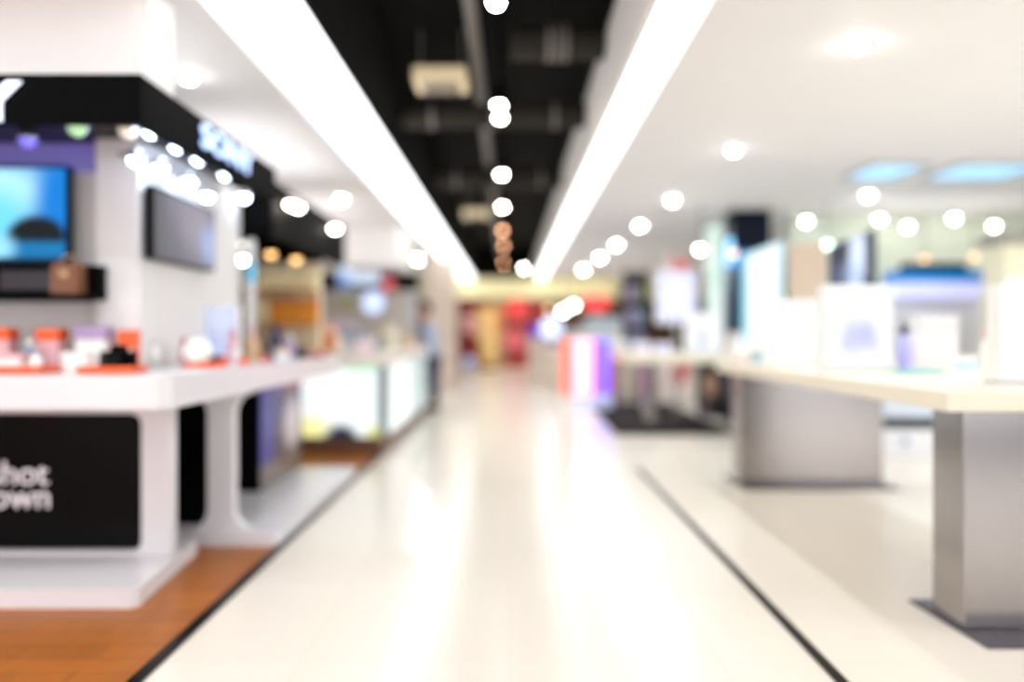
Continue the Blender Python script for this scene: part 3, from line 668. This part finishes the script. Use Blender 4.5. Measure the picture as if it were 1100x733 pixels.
b = BM(); box(b, -0.19, 0.19, 0, 0.04, 0.05, 2.18); obj('panel', b, picture('pale banner', (206, 208, 216), [('r', .5, .2, .6, .2, .5, (190, 186, 180)), ('e', .5, .75, .4, .15, .6, (222, 226, 236))], 'x'), t)
b = BM(); box(b, -0.24, 0.24, -0.12, 0.16, 0, 0.05, 0.008); obj('base', b, CHROME, t)

# ------------------------------------------------------------------ the person by the far end of the lit counter
def skin_mesh(name, verts, edges, radii, m, parent, sub=2, root=0):
    me = bpy.data.meshes.new(name); me.from_pydata([Vector(v) for v in verts], edges, [])
    o = bpy.data.objects.new(name, me); COL.objects.link(o)
    o.modifiers.new('skin', 'SKIN').use_smooth_shade = True
    for i, r in enumerate(radii):
        rr = r if isinstance(r, tuple) else (r, r)
        me.skin_vertices[0].data[i].radius = rr
        me.skin_vertices[0].data[i].use_root = (i == root)
    sb = o.modifiers.new('sub', 'SUBSURF'); sb.levels = sub; sb.render_levels = sub
    dg = bpy.context.evaluated_depsgraph_get()
    m2 = bpy.data.meshes.new_from_object(o.evaluated_get(dg))
    bpy.data.objects.remove(o)
    m2.materials.clear(); m2.materials.append(m)
    for p in m2.polygons: p.use_smooth = True
    o2 = bpy.data.objects.new(name, m2); COL.objects.link(o2); o2.parent = parent
    return o2
SKIN = mat('skin', (214, 164, 136), 0.55, var=0.04)
def build_person(loc, rz, shirt, trousers, hairm, label):
    # stands facing local -y, leaning a little forward, both hands resting forward
    t = thing('person', label, 'person', loc, rz)
    V, E, R = [], [], []
    def add(p, r, par=None):
        V.append(p); R.append(r)
        if par is not None: E.append((par, len(V)-1))
        return len(V)-1
    pel = add((0, 0.03, 0.93), (0.15, 0.11))
    wst = add((0, -0.01, 1.10), (0.13, 0.10), pel); ch = add((0, -0.06, 1.30), (0.155, 0.11), wst)
    nk0 = add((0, -0.10, 1.46), (0.075, 0.07), ch); nk = add((0, -0.125, 1.52), 0.052, nk0)
    hd = add((0, -0.145, 1.58), (0.065, 0.075), nk); hd2 = add((0, -0.145, 1.65), (0.076, 0.092), hd); hd3 = add((0, -0.135, 1.72), (0.06, 0.07), hd2)
    for s in (-1, 1):
        sh = add((s*0.17, -0.085, 1.41), 0.058, ch)
        el = add((s*0.235, -0.11, 1.13), 0.043, sh); wr = add((s*0.17, -0.33, 1.07), 0.027, el)
        pm = add((s*0.155, -0.405, 1.075), (0.038, 0.020), wr)
        for k, (dx, ln) in enumerate(((-0.028, 0.068), (-0.009, 0.078), (0.010, 0.074), (0.028, 0.058))):
            f1 = add((s*0.155+dx, -0.45, 1.078), 0.009, pm); f2 = add((s*0.155+dx*1.1, -0.45-ln*0.55, 1.072), 0.0085, f1); add((s*0.155+dx*1.1, -0.45-ln, 1.056), 0.007, f2)
        th = add((s*0.155-s*0.042, -0.40, 1.07), 0.010, pm); add((s*0.155-s*0.062, -0.43, 1.064), 0.008, th)
        hp = add((s*0.085, 0.03, 0.88), 0.095, pel); kn = add((s*0.095, 0.0, 0.50), 0.058, hp); an = add((s*0.10, 0.03, 0.09), 0.038, kn)
        add((s*0.105, -0.07, 0.045), (0.036, 0.025), an)
    skin_mesh('body', V, E, R, SKIN, t)
    # clothing
    b_v, b_e, b_r = [], [], []
    pv = [(0, 0.035, 0.79), (0, -0.01, 1.08), (0, -0.06, 1.30), (0, -0.095, 1.45)]
    b_v += pv; b_e += [(0, 1), (1, 2), (2, 3)]; b_r += [(0.195, 0.150), (0.17, 0.13), (0.175, 0.13), (0.10, 0.09)]
    for s in (-1, 1):
        i = len(b_v); b_v += [(s*0.172, -0.085, 1.415), (s*0.24, -0.11, 1.13), (s*0.20, -0.23, 1.10)]; b_e += [(2, i), (i, i+1), (i+1, i+2)]; b_r += [0.072, 0.058, 0.05]
    skin_mesh('shirt', b_v, b_e, b_r, shirt, t)
    tv, te, tr = [(0, 0.03, 0.97)], [], [(0.14, 0.105)]
    for s in (-1, 1):
        i = len(tv); tv += [(s*0.088, 0.03, 0.86), (s*0.097, 0.0, 0.50), (s*0.10, 0.03, 0.10)]; te += [(0, i), (i, i+1), (i+1, i+2)]; tr += [0.108, 0.074, 0.062]
    skin_mesh('trousers', tv, te, tr, trousers, t)
    for s in (-1, 1):
        bm = BM(); prism(bm, [(0.08, 0.0), (-0.16, 0.0), (-0.17, 0.03), (-0.09, 0.075), (0.02, 0.10), (0.085, 0.09)], 'x', s*0.105-0.045, s*0.105+0.045)
        bmesh.ops.bevel(bm, geom=list(bm.edges), offset=0.012, segments=2, affect='EDGES'); obj('shoe', bm, DARKREC, t, True)
    bm = BM(); bmesh.ops.create_uvsphere(bm, u_segments=20, v_segments=14, radius=1.0)
    for v in bm.verts:
        v.co = Vector((v.co.x*0.095, v.co.y*0.112, v.co.z*0.115))
        if v.co.y < -0.03 and v.co.z < 0.06: v.co.y = -0.03
    bmesh.ops.translate(bm, verts=bm.verts, vec=(0, -0.115, 1.69)); obj('hair', bm, hairm, t, True)
    bm = BM()
    bmesh.ops.create_uvsphere(bm, u_segments=10, v_segments=8, radius=0.016, matrix=Matrix.Translation((0, -0.245, 1.635)) @ Matrix.Diagonal((0.8, 1.2, 1.5, 1)))
    for s in (-1, 1):
        bmesh.ops.create_uvsphere(bm, u_segments=10, v_segments=8, radius=0.02, matrix=Matrix.Translation((s*0.082, -0.14, 1.64)) @ Matrix.Diagonal((0.5, 0.8, 1.5, 1)))
    obj('nose_and_ears', bm, SKIN, t, True)
    bm = BM()
    for s in (-1, 1): bmesh.ops.create_uvsphere(bm, u_segments=10, v_segments=8, radius=0.011, matrix=Matrix.Translation((s*0.03, -0.226, 1.665)))
    obj('eyes', bm, BLACKG, t, True)
    bm = BM(); bmesh.ops.create_uvsphere(bm, u_segments=10, v_segments=8, radius=0.02, matrix=Matrix.Translation((0, -0.222, 1.598)) @ Matrix.Diagonal((1.1, 0.5, 0.35, 1))); obj('mouth', bm, mat('lips', (176, 96, 90), 0.5), t, True)
    return t
build_person((X(465, 13.95), 13.95, 0.0), -PI/2 + 0.35, mat('grey blue shirt cloth', (176, 188, 210), 0.8), mat('navy denim', (52, 58, 92), 0.85), mat('dark hair', (52, 50, 50), 0.6), 'person in a grey blue shirt and navy trousers standing past the lit counter')

# ------------------------------------------------------------------ RIGHT: near steel legged table
TB = mat('cream table edge', (238, 228, 206), 0.28, var=0.02)
def steel_table(label, loc, wd, ln, leg_w, leg_in, base=True, grp='steel legged tables at right', h=1.02, th=0.086, leg_d=0.19, legs=(0.12, None), legx=0.1):
    legs = [q if q is not None else ln-leg_d-0.1 for q in legs]
    t = thing('display_table', label, 'table', loc, group=grp)
    b = BM(); box(b, 0, wd, 0, ln, h-th, h, 0.008); obj('tabletop', b, TB, t)
    for yy in legs:
        y0 = yy
        b = BM(); box(b, legx, legx+leg_w, y0, y0+leg_d, 0.01, h-th, 0.006); lg = obj('leg', b, STEEL, t)
        if base:
            b = BM(); prism(b, [(legx-0.01, y0-0.20), (legx+leg_w+0.05, y0-0.20), (legx+leg_w+0.05, y0+leg_d+0.14), (legx-0.04, y0+leg_d+0.14)], 'z', 0, 0.01); obj('base_plate', b, STEELD, lg)
    return t
steel_table('long cream table on wide brushed steel legs, nearest at right', (1.79, 3.43, 0.0), 1.45, 3.85, 1.19, 0, legs=(0.10, 3.53), legx=0.12, leg_d=0.26)
# second table group beyond, on a dark mat
struct('floor_mat', prism(BM(), [(1.33, 10.5), (2.85, 10.5), (2.85, 15.4), (1.42, 15.4)], 'z', 0, 0.02), mat('dark carpet mat', (34, 27, 24), 0.85, var=0.2, scale=40, spec=0.1))
t = steel_table('long cream table on a slim steel post over the dark mat', (1.46, 10.35, 0.0), 2.2, 1.3, 0.15, 0, base=False, legs=(0.75,), legx=0.32, th=0.12)
for o in t.children:
    if o.name.startswith('leg'): o.location.z = 0.011
# posters under the second table
def board(name, label, cat, loc, wd, h, m, rz=0, dp=0.03, foot=True, frame=CLEARW, slant=0.0):
    t = thing(name, label, cat, loc, rz)
    b = BM(); prism(b, [(-wd/2, 0), (wd/2, 0), (wd/2, h), (-wd/2, h-slant)], 'y', 0, dp); obj('board', b, frame, t)
    b = BM(); prism(b, [(-wd/2+0.01, 0.01), (wd/2-0.01, 0.01), (wd/2-0.01, h-0.01), (-wd/2+0.01, h-0.01-slant)], 'y', -0.006, 0.001); obj('print', b, m, t)
    if foot:
        b = BM(); box(b, -wd*0.45, wd*0.45, -0.06, dp+0.06, 0, 0.02, 0.004); obj('foot', b, CHROME, t)
    return t
board('poster_board', 'white poster board with a red spot standing on the dark mat under the table', 'poster', (X(724, 15.1), 15.1, 0.021), 0.72, 0.82,
      picture('white red print', (232, 214, 206), [('e', .62, .66, .2, .26, .5, (206, 44, 54)), ('e', .85, .8, .15, .14, .6, (214, 120, 116)), ('r', .05, .3, .1, .5, .6, (214, 190, 180))], 'x'))
board('poster_board', 'poster board with a dark haired portrait standing on the dark mat', 'poster', (X(763, 12.5), 12.5, 0.021), 0.42, 0.84,
      picture('portrait print', (96, 82, 76), [('e', .5, .72, .42, .3, .25, (24, 20, 20)), ('e', .5, .58, .24, .22, .3, (226, 180, 150)), ('r', .5, .12, .7, .2, .5, (40, 36, 40)), ('e', .3, .12, .2, .2, .6, (128, 104, 116))], 'x'))
board('poster_board', 'greyish beige poster board left of the slim steel post', 'poster', (X(672, 15.1), 15.1, 0.021), 0.5, 0.8,
      picture('taupe print', (170, 150, 136), [('e', .5, .5, .3, .4, .8, (206, 188, 172)), ('r', .0, .5, .2, .6, .5, (120, 90, 90))], 'x'))
# glowing colour cabinet at the aisle
t = thing('colour_cabinet', 'glowing cabinet of red, pink and blue light bands by the right aisle', 'cabinet', (X(604, 14.2), 14.2, 0))
cw = X(657, 14.2) - X(604, 14.2)
b = BM(); box(b, 0, cw, 0.02, 0.6, 0, 1.22, 0.01); obj('body', b, CLEARW, t)
bands = [(0.0, .23, (255, 104, 88), 0.95, 'red'), (.23, .60, (255, 190, 214), 1.15, 'pink'), (.60, .66, (250, 60, 226), 1.1, 'magenta'), (.66, .95, (108, 92, 252), 1.1, 'blue'), (.95, 1.0, (214, 70, 130), .7, 'crimson')]
for a0, a1, c, e, nm in bands:
    b = BM(); box(b, cw*a0+0.003, cw*a1-0.003, -0.006, 0.021, 0.24, 1.16); obj('light_band', b, mat('glow ' + nm, c, 0.4, emit=e), t, label=nm + ' glowing band')
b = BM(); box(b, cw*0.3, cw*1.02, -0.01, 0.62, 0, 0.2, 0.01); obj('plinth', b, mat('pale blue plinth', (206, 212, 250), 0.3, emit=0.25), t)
b = BM(); box(b, -0.04, cw+0.04, -0.04, 0.64, 1.22, 1.26, 0.006); obj('top', b, mat('grey top', (176, 182, 186), 0.4), t)

# light boxes on the near table
ICE = picture('icy lit print', (250, 252, 255), [('e', .42, .38, .14, .18, .8, (208, 210, 252)), ('e', .62, .4, .12, .16, .8, (200, 204, 250)), ('e', .3, .3, .06, .09, .7, (214, 214, 244)), ('e', .74, .3, .06, .1, .7, (220, 218, 250))], 'x', emit=0.98)
ICE2 = picture('plain lit white', (252, 254, 255), [('e', .5, .5, .5, .5, .6, (255, 255, 255))], 'x', emit=1.0)
light_box('bright white light box with faint blue figures, standing mid table at right', 884, 960, 306, 5.2, 1.02, ICE)
light_box('bright plain white light box behind the figured one on the near table', 823, 884, 323, 6.5, 1.02, ICE2)
light_box('bright white light box at the right edge, nearest on the table', 1072, 1190, 305, 3.9, 1.02, ICE2)
# lit box on the second table, and the higher lit panel on its own stem
light_box('bright white light box with a pale blue patch, on the table over the dark mat', 737, 776, 336, 10.8, 1.02, picture('lit white blue', (250, 250, 255), [('e', .45, .3, .12, .3, .7, (206, 210, 250))], 'x', emit=1.0))  # print has one soft pale blue patch
t = light_box('bluish white lit panel raised on a stem over the far right table', 704, 750, 291, 12.4, Z(348, 12.4), picture('lit lilac', (216, 216, 255), [('e', .45, .5, .5, .5, .6, (234, 236, 255))], 'x', emit=1.1), rz=0.25, foot=False)
b = BM(); tube(b, [(0, 0, 0.0 - Z(348, 12.4)), (0, 0, 0.01)], 0.03, 12); obj('stem', b, CHROME, t, True)
b = BM(); box(b, -0.2, 0.2, -0.005, 0.05, Z(291, 12.4)-Z(348, 12.4)+0.0, Z(277, 12.4)-Z(348, 12.4), 0.006); obj('header', b, picture('coral header', (240, 130, 124), [('e', .1, .5, .3, .6, .6, (230, 214, 206))], 'x', emit=0.8), t, label='coral red header')

# tall white totem, tilted dark board, columns and panels further right
light_box('tall white glowing totem with cyan edges beyond the near table', 801, 842, 258, 9.0, 0.0, picture('lit totem', (252, 255, 255), [('r', .02, .6, .05, .6, .8, (150, 226, 250)), ('r', .98, .6, .04, .6, .8, (180, 236, 250))], 'x', emit=1.05), rz=-0.2, dp=0.14, slant=0.16, cat='totem', name='light_totem', frame=mat('cyan edge', (150, 220, 240), 0.4, emit=0.3))
t = thing('shop_column', 'navy square column with a glowing blue band reaching the ceiling at right', 'column', (X(812, 11.5), 11.7, 0))
b = BM(); box(b, -0.26, 0.27, 0, 0.5, 0, CZ, 0.006); obj('shaft', b, mat('navy lacquer', (12, 19, 36), 0.5, spec=0.1), t)
b = BM(); box(b, -0.268, 0.278, -0.008, 0.508, 2.20, 2.42); obj('light_band', b, mat('blue glow', (10, 96, 160), 0.4, emit=0.8), t, label='blue glowing band')
b = BM(); box(b, -0.30, -0.262, -0.02, 0.2, 2.25, 2.6); obj('side_light', b, mat('sky glow', (90, 190, 255), 0.4, emit=1.1), t, label='bright sky blue side light')
b = BM(); box(b, -0.268, 0.278, -0.006, 0.5, 0.3, 2.19); obj('lower_panel', b, mat('deep teal panel', (20, 62, 84), 0.35), t)
t = thing('light_pillar', 'mint green glowing glass pillar reaching up to the ceiling', 'pillar', (X(775, 12.9), 12.9, 0))
b = BM(); box(b, -0.17, 0.17, 0, 0.3, 0.06, CZ-0.04, 0.02); obj('glass_shaft', b, picture('mint glow', (214, 244, 232), [('r', .5, .56, .4, .1, .6, (240, 255, 250)), ('r', .9, .5, .2, .12, .7, (160, 240, 200)), ('r', .5, .95, .8, .12, .9, (214, 236, 226))], 'x', emit=0.95), t)
b = BM(); box(b, -0.23, 0.23, -0.03, 0.43, 0, 0.06, 0.006); obj('base', b, CHROME, t)
b = BM(); box(b, -0.23, 0.23, -0.03, 0.43, CZ-0.04, CZ, 0.006); obj('cap', b, CHROME, t)
board('display_board', 'tall dark slanted board with a pale diagonal streak behind the light boxes', 'display board', (X(916, 7.9), 7.9, 0), 0.42, Z(245, 7.9),
      picture('dark streak print', (34, 40, 60), [('r', .60, .9, .17, .09, .4, (206, 220, 244)), ('r', .54, .76, .17, .09, .4, (170, 190, 226)), ('r', .48, .62, .17, .09, .4, (190, 206, 236)), ('e', .25, .8, .14, .05, .7, (84, 94, 128))], 'x'), rz=-0.2, dp=0.05, slant=0.17, frame=mat('dark board frame', (30, 34, 50), 0.4))
board('display_board', 'plain beige standing board between the totem and the dark board', 'display board', (X(868, 10.2), 10.2, 0), 0.44, Z(264, 10.4),
      picture('beige print', (220, 190, 160), [('e', .5, .6, .5, .4, .9, (228, 202, 176))], 'x'), dp=0.05, frame=BEIGE)
t = thing('shelf_tower', 'tall dark shelf tower of goods left of the lilac lit panel', 'shelf', (X(684, 15.5), 15.5, 0))
b = BM()
box(b, -0.22, -0.19, 0, 0.4, 0, 2.45); box(b, 0.19, 0.22, 0, 0.4, 0, 2.45); box(b, -0.19, 0.19, 0.37, 0.4, 0, 2.45); obj('frame', b, mat('charcoal frame', (44, 44, 54), 0.5), t)
for zz in (0.05, 0.5, 0.95, 1.4, 1.85, 2.3):
    b = BM(); box(b, -0.19, 0.19, 0.0, 0.37, zz, zz+0.03); obj('shelf', b, mat('charcoal shelf', (60, 58, 70), 0.5), t)
for k, (xx, zz, m1) in enumerate(((-0.09, 1.43, LILAC), (0.08, 1.43, GREYB), (-0.08, 1.88, LILAC), (0.09, 1.88, mat('moss card', (120, 140, 80), 0.5)), (-0.08, 0.98, GREYB), (0.09, 0.98, LILAC))):
    case('small box on the dark shelf tower, %s shelf, %s' % (['upper', 'upper', 'top', 'top', 'middle', 'middle'][k], ['left', 'right'][k % 2]), (X(684, 15.5)+xx, 15.65, zz+0.001), 0.13, 0.3, 0.12, m1, m1, name='carton')
# rear booth: blue header over pale panels
t = thing('rear_booth', 'pale rear booth with a blue and lilac lit header, far right', 'booth', (X(1000, 10.2), 10.2, 0))
b = BM(); box(b, -0.55, 1.9, 0.1, 0.2, 0, 1.76); obj('back_panel', b, mat('pale grey panel', (222, 220, 220), 0.6), t)
b = BM(); box(b, -0.52, 0.52, -0.2, 0.1, 1.70, 1.88, 0.006); obj('lit_header', b, mat('lilac glow', (206, 208, 255), 0.4, emit=0.45), t, label='lilac glowing header')
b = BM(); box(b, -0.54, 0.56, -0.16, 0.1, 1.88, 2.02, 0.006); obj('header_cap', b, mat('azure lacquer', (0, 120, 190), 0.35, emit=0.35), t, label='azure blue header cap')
b = BM(); box(b, -0.34, 0.4, -0.1, 0.1, 2.02, 2.12, 0.006); obj('header_backing', b, BLACK, t)
b = BM(); box(b, -0.53, 0.53, -0.45, 0.1, 0.0, 0.92, 0.01); obj('cabinet', b, WHITE, t)
# curved pale blue sail panel right of the booth
t = thing('curved_panel', 'tall curved pale blue panel right of the lilac header', 'display panel', (X(1046, 9.3), 8.6, 0))
arc = [(-0.16 + 0.22*(1-math.cos(a*0.9)), 0.9 + 0.9*a/1.2) for a in [1.2*k/12 for k in range(13)]]
prof = [(x, z) for x, z in arc] + [(x+0.2, z) for x, z in reversed(arc)]
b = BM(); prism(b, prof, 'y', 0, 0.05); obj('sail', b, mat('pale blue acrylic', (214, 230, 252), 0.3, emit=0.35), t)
b = BM(); box(b, -0.2, 0.24, -0.1, 0.16, 0, 0.9, 0.01); obj('stand', b, WHITE, t)
t = thing('shop_column', 'cream square column with a grey cap at the far right edge', 'column', (X(1100, 9.0), 9.0, 0))
b = BM(); box(b, -0.22, 0.35, 0, 0.4, 0, Z(262, 9.0), 0.006); obj('shaft', b, CREAM, t)
b = BM(); box(b, -0.26, 0.39, -0.04, 0.44, Z(262, 9.0), Z(250, 9.0), 0.006); obj('cap', b, mat('grey cap', (150, 146, 132), 0.6), t)
# white low cabinet seen under the near table
t = thing('low_cabinet', 'white low cabinet with a dark recess seen between the steel legs', 'cabinet', (X(972, 8.6), 8.6, 0))
b = BM(); box(b, -0.75, 0.82, 0, 0.5, 0.0, 0.28, 0.008); obj('lower_body', b, WHITE, t)
b = BM(); box(b, -0.55, 0.7, 0.03, 0.5, 0.28, 0.40); obj('recess', b, DARKREC, t)
b = BM(); box(b, -0.75, 0.82, -0.01, 0.5, 0.40, 0.9, 0.008); obj('upper_body', b, mat('pale blue lacquer', (206, 216, 228), 0.3), t)
b = BM(); lathe(b, [(0.035, 0), (0.035, -0.03), (0.02, -0.035)], 0.0, -0.001, 0.16, 16, 'y'); obj('knob', b, GREYB, t)
# goods on the near table
T1 = 1.02
def tray2(label, loc, wd, dp, m):
    t = thing('tray', label, 'tray', loc)
    b = BM(); box(b, -wd/2, wd/2, -dp/2, dp/2, 0, 0.008, 0.002); obj('base', b, m, t)
    b = BM(); ring(b, rrect(-wd/2, wd/2, -dp/2, dp/2, 0.015, 3), rrect(-wd/2+0.008, wd/2-0.008, -dp/2+0.008, dp/2-0.008, 0.01, 3), 'z', 0.0, 0.022); obj('rim', b, m, t)
tray2('teal tray on the near table beside the figured light box', (X(985, 5.0), 5.0, T1), 0.22, 0.24, TEAL)
bottle('violet bottle with dark cap right of the figured light box', (X(968, 5.4), 5.35, T1), 0.045, 0.3, mat('violet glass', (176, 172, 234), 0.3), NAVY)
case('pale grey carton standing mid table right of the violet bottle', (X(1003, 5.5), 5.5, T1), 0.26, 0.36, 0.12, mat('pale carton', (226, 224, 224), 0.5), mat('pale carton lid', (214, 214, 216), 0.5), name='carton')
bottle('white bottle with rosy cap left of the nearest light box', (X(1060, 4.6), 4.6, T1), 0.03, 0.27, CLEARW, PINK)
case('small teal box at the foot of the curved blue panel', (X(1038, 5.2), 5.2, T1), 0.1, 0.1, 0.08, mat('ice blue card', (196, 224, 236), 0.5), CLEARW)
jar('white round jar at the left end of the near table', (X(796, 6.9), 6.95, T1), 0.095, mat('shell white', (246, 236, 232), 0.4), mat('ice lid', (186, 220, 232), 0.4))
case('ice blue box just right of the round white jar', (X(816, 6.9), 6.95, T1), 0.09, 0.12, 0.1, mat('ice blue box card', (180, 212, 228), 0.5), CLEARW)
# goods on the far table
for k, (px, d, wd, h, c1, c2, lab) in enumerate((
    (690, 11.0, 0.22, 0.13, (226, 222, 240), (236, 234, 246), 'pale lilac box at the left end of the table over the dark mat'),
    (664, 11.4, 0.24, 0.16, (206, 206, 206), (220, 220, 218), 'light grey box at the far left of the table over the mat'),
    (712, 11.2, 0.2, 0.12, (214, 212, 246), (236, 236, 252), 'lilac white carton between the pale box and the light box'),
    (790, 10.9, 0.2, 0.26, (240, 226, 220), (232, 216, 210), 'pale peach carton at the right of the table light box'))):
    case(lab, (X(px, d), d, 1.02), wd, h, 0.16, mat('card %s' % 'abcd'[k], c1, 0.5), mat('card lid %s' % 'abcd'[k], c2, 0.5), name='carton')

# ------------------------------------------------------------------ FAR END of the aisle
t = thing('far_shop', 'red fronted shop closing the far end of the aisle', 'shop front', (0, 33.0, 0))
b = BM(); box(b, -3.5, -0.9, 0, 0.2, 0, 2.7); obj('red_panel', b, mat('deep red panel', (150, 44, 46), 0.5), t)
b = BM(); box(b, -0.2, 1.5, 0, 0.2, 0, 2.7); obj('red_panel', b, mat('bright red panel', (178, 50, 52), 0.5), t)
b = BM(); box(b, -0.9, -0.2, 0.05, 0.2, 0, 2.7); obj('tan_panel', b, TAN, t)
b = BM(); box(b, 1.5, 7.0, 0, 0.2, 0, 2.7); obj('dark_panel', b, mat('brown dark panel', (92, 66, 52), 0.5), t)
b = BM(); box(b, -3.5, 7.0, 0.0, 0.2, 2.7, CZ-0.005); obj('header', b, mat('cream header', (232, 214, 160), 0.5), t)
disc_sign('round red sign on the far shop front, upper of the pair', 555, 331, 32.94, 0.42, mat('bright red face', (240, 50, 54), 0.4, emit=0.6))
disc_sign('round rosy sign on the far shop front, lower of the pair', 552, 366, 32.94, 0.40, mat('rosy red face', (206, 84, 96), 0.4, emit=0.5))
t = thing('floor_display', 'tall tapering golden floor display in the middle of the far aisle', 'display stand', (X(525, 31), 31.0, 0))
b = BM(); prism(b, [(-0.27, 0.12), (0.27, 0.12), (0.55, 2.25), (-0.45, 2.25)], 'y', -0.2, 0.2); obj('golden_body', b, picture('golden print', (230, 184, 116), [('e', .5, .5, .25, .5, .7, (246, 214, 150)), ('r', .9, .8, .2, .3, .6, (226, 130, 70))], 'x'), t)
b = BM(); box(b, -0.26, 0.26, -0.24, 0.24, 0, 0.12, 0.02); obj('base', b, BLACK, t)
b = BM(); prism(b, [(-0.48, 1.2), (-0.38, 1.2), (-0.5, 2.0), (-1.0, 2.0), (-0.9, 1.4)], 'y', -0.05, 0.05); obj('side_wing', b, PINK, t, label='pink side wing')
t = thing('floor_globe', 'small pale blue globe stand on the far aisle floor', 'stand', (X(504, 27), 27, 0))
b = BM(); lathe(b, [(0.12, 0), (0.12, 0.02), (0.03, 0.05), (0.03, 0.2)], n=14); obj('foot', b, CHROME, t, True)
b = BM(); bmesh.ops.create_uvsphere(b, u_segments=18, v_segments=12, radius=0.2, matrix=Matrix.Translation((0, 0, 0.36))); obj('globe', b, mat('blue globe', (180, 200, 240), 0.3, emit=0.4), t, True)
# stands right of the far aisle
t = thing('globe_lamp', 'bright pale blue globe lamp on a stand at the right of the far aisle', 'lamp', (X(592, 21), 21, 0))
b = BM(); lathe(b, [(0.2, 0), (0.2, 0.03), (0.04, 0.06), (0.04, 1.15)], n=16); obj('stand', b, CHROME, t, True)
b = BM(); bmesh.ops.create_uvsphere(b, u_segments=20, v_segments=12, radius=0.27, matrix=Matrix.Translation((0, 0, 1.41))); obj('globe', b, mat('blue white glow', (200, 214, 255), 0.4, emit=1.3), t, True)
t = thing('blue_cube', 'deep blue box on a beige plinth left of the globe lamp', 'box', (X(576, 22), 22, 0))
b = BM(); box(b, -0.2, 0.2, -0.2, 0.2, 0, 1.2, 0.01); obj('plinth', b, BEIGE, t)
b = BM(); box(b, -0.16, 0.16, -0.16, 0.16, 1.2, 1.5, 0.02); obj('box', b, mat('royal blue', (40, 50, 190), 0.4, emit=0.3), t)
t = thing('counter', 'low beige counter at the right of the far aisle, beyond the colour cabinet', 'counter', (X(585, 20), 19.4, 0))
b = BM(); box(b, 0, 1.3, 0, 0.9, 0, 0.9, 0.02); obj('body', b, BEIGE, t)
b = BM(); box(b, -0.04, 1.34, -0.04, 0.94, 0.9, 0.96, 0.008); obj('top', b, CLEARW, t)
t = thing('counter', 'grey counter with a pale top right of the globe lamp', 'counter', (X(612, 17.5), 17.5, 0))
b = BM(); box(b, 0, 1.3, 0, 1.0, 0, 1.36, 0.02); obj('body', b, mat('taupe body', (196, 190, 184), 0.5), t)
b = BM(); box(b, 0.35, 1.1, -0.01, 1.02, 1.36, 1.62, 0.02); obj('hood', b, mat('blue grey hood', (150, 160, 166), 0.5), t)
t = thing('hanging_sign', 'red hanging sign board over the right of the far aisle', 'sign', (X(640, 20), 20, Z(334, 20)))
b = BM(); box(b, -0.3, 0.3, 0, 0.06, 0, 0.36, 0.01); obj('board', b, mat('red sign face', (224, 52, 50), 0.4, emit=0.35), t)
for sx in (-0.2, 0.2):
    b = BM(); tube(b, [(sx, 0.03, 0.36), (sx, 0.03, CZ-Z(334, 20))], 0.008, 6); obj('cord', b, BLACK, t)
for px, py, ln, lab in ((616, 327, LENSW, 'bright white pendant lamp over the far aisle, right of a pair'), (605, 333, LENSW, 'bright white pendant lamp over the far aisle, left of a pair'), (590, 331, LENSA, 'amber pendant lamp over the far aisle beside the bright pair')):
    d = 23.0
    t = thing('pendant_lamp', lab, 'pendant lamp', (X(px, d), d, Z(py, d)), group='pendant lamps over the far aisle')
    b = BM(); tube(b, [(0, 0, 0.05), (0, 0, CZ-Z(py, d))], 0.008, 6); obj('cord', b, BLACK, t)
    b = BM(); lathe(b, [(0.1, 0), (0.08, 0.05), (0.02, 0.08)], n=14); obj('shade', b, BLACK, t, True)
    b = BM(); lathe(b, [(0.02, -0.1), (0.07, -0.07), (0.09, 0), (0.08, 0.01)], n=14); obj('bulb', b, mat('far bulb', (255, 245, 230), 0.4, emit=12 if ln is LENSW else 3.5, ecol=(255, 244, 228) if ln is LENSW else (255, 210, 140)), t, True)
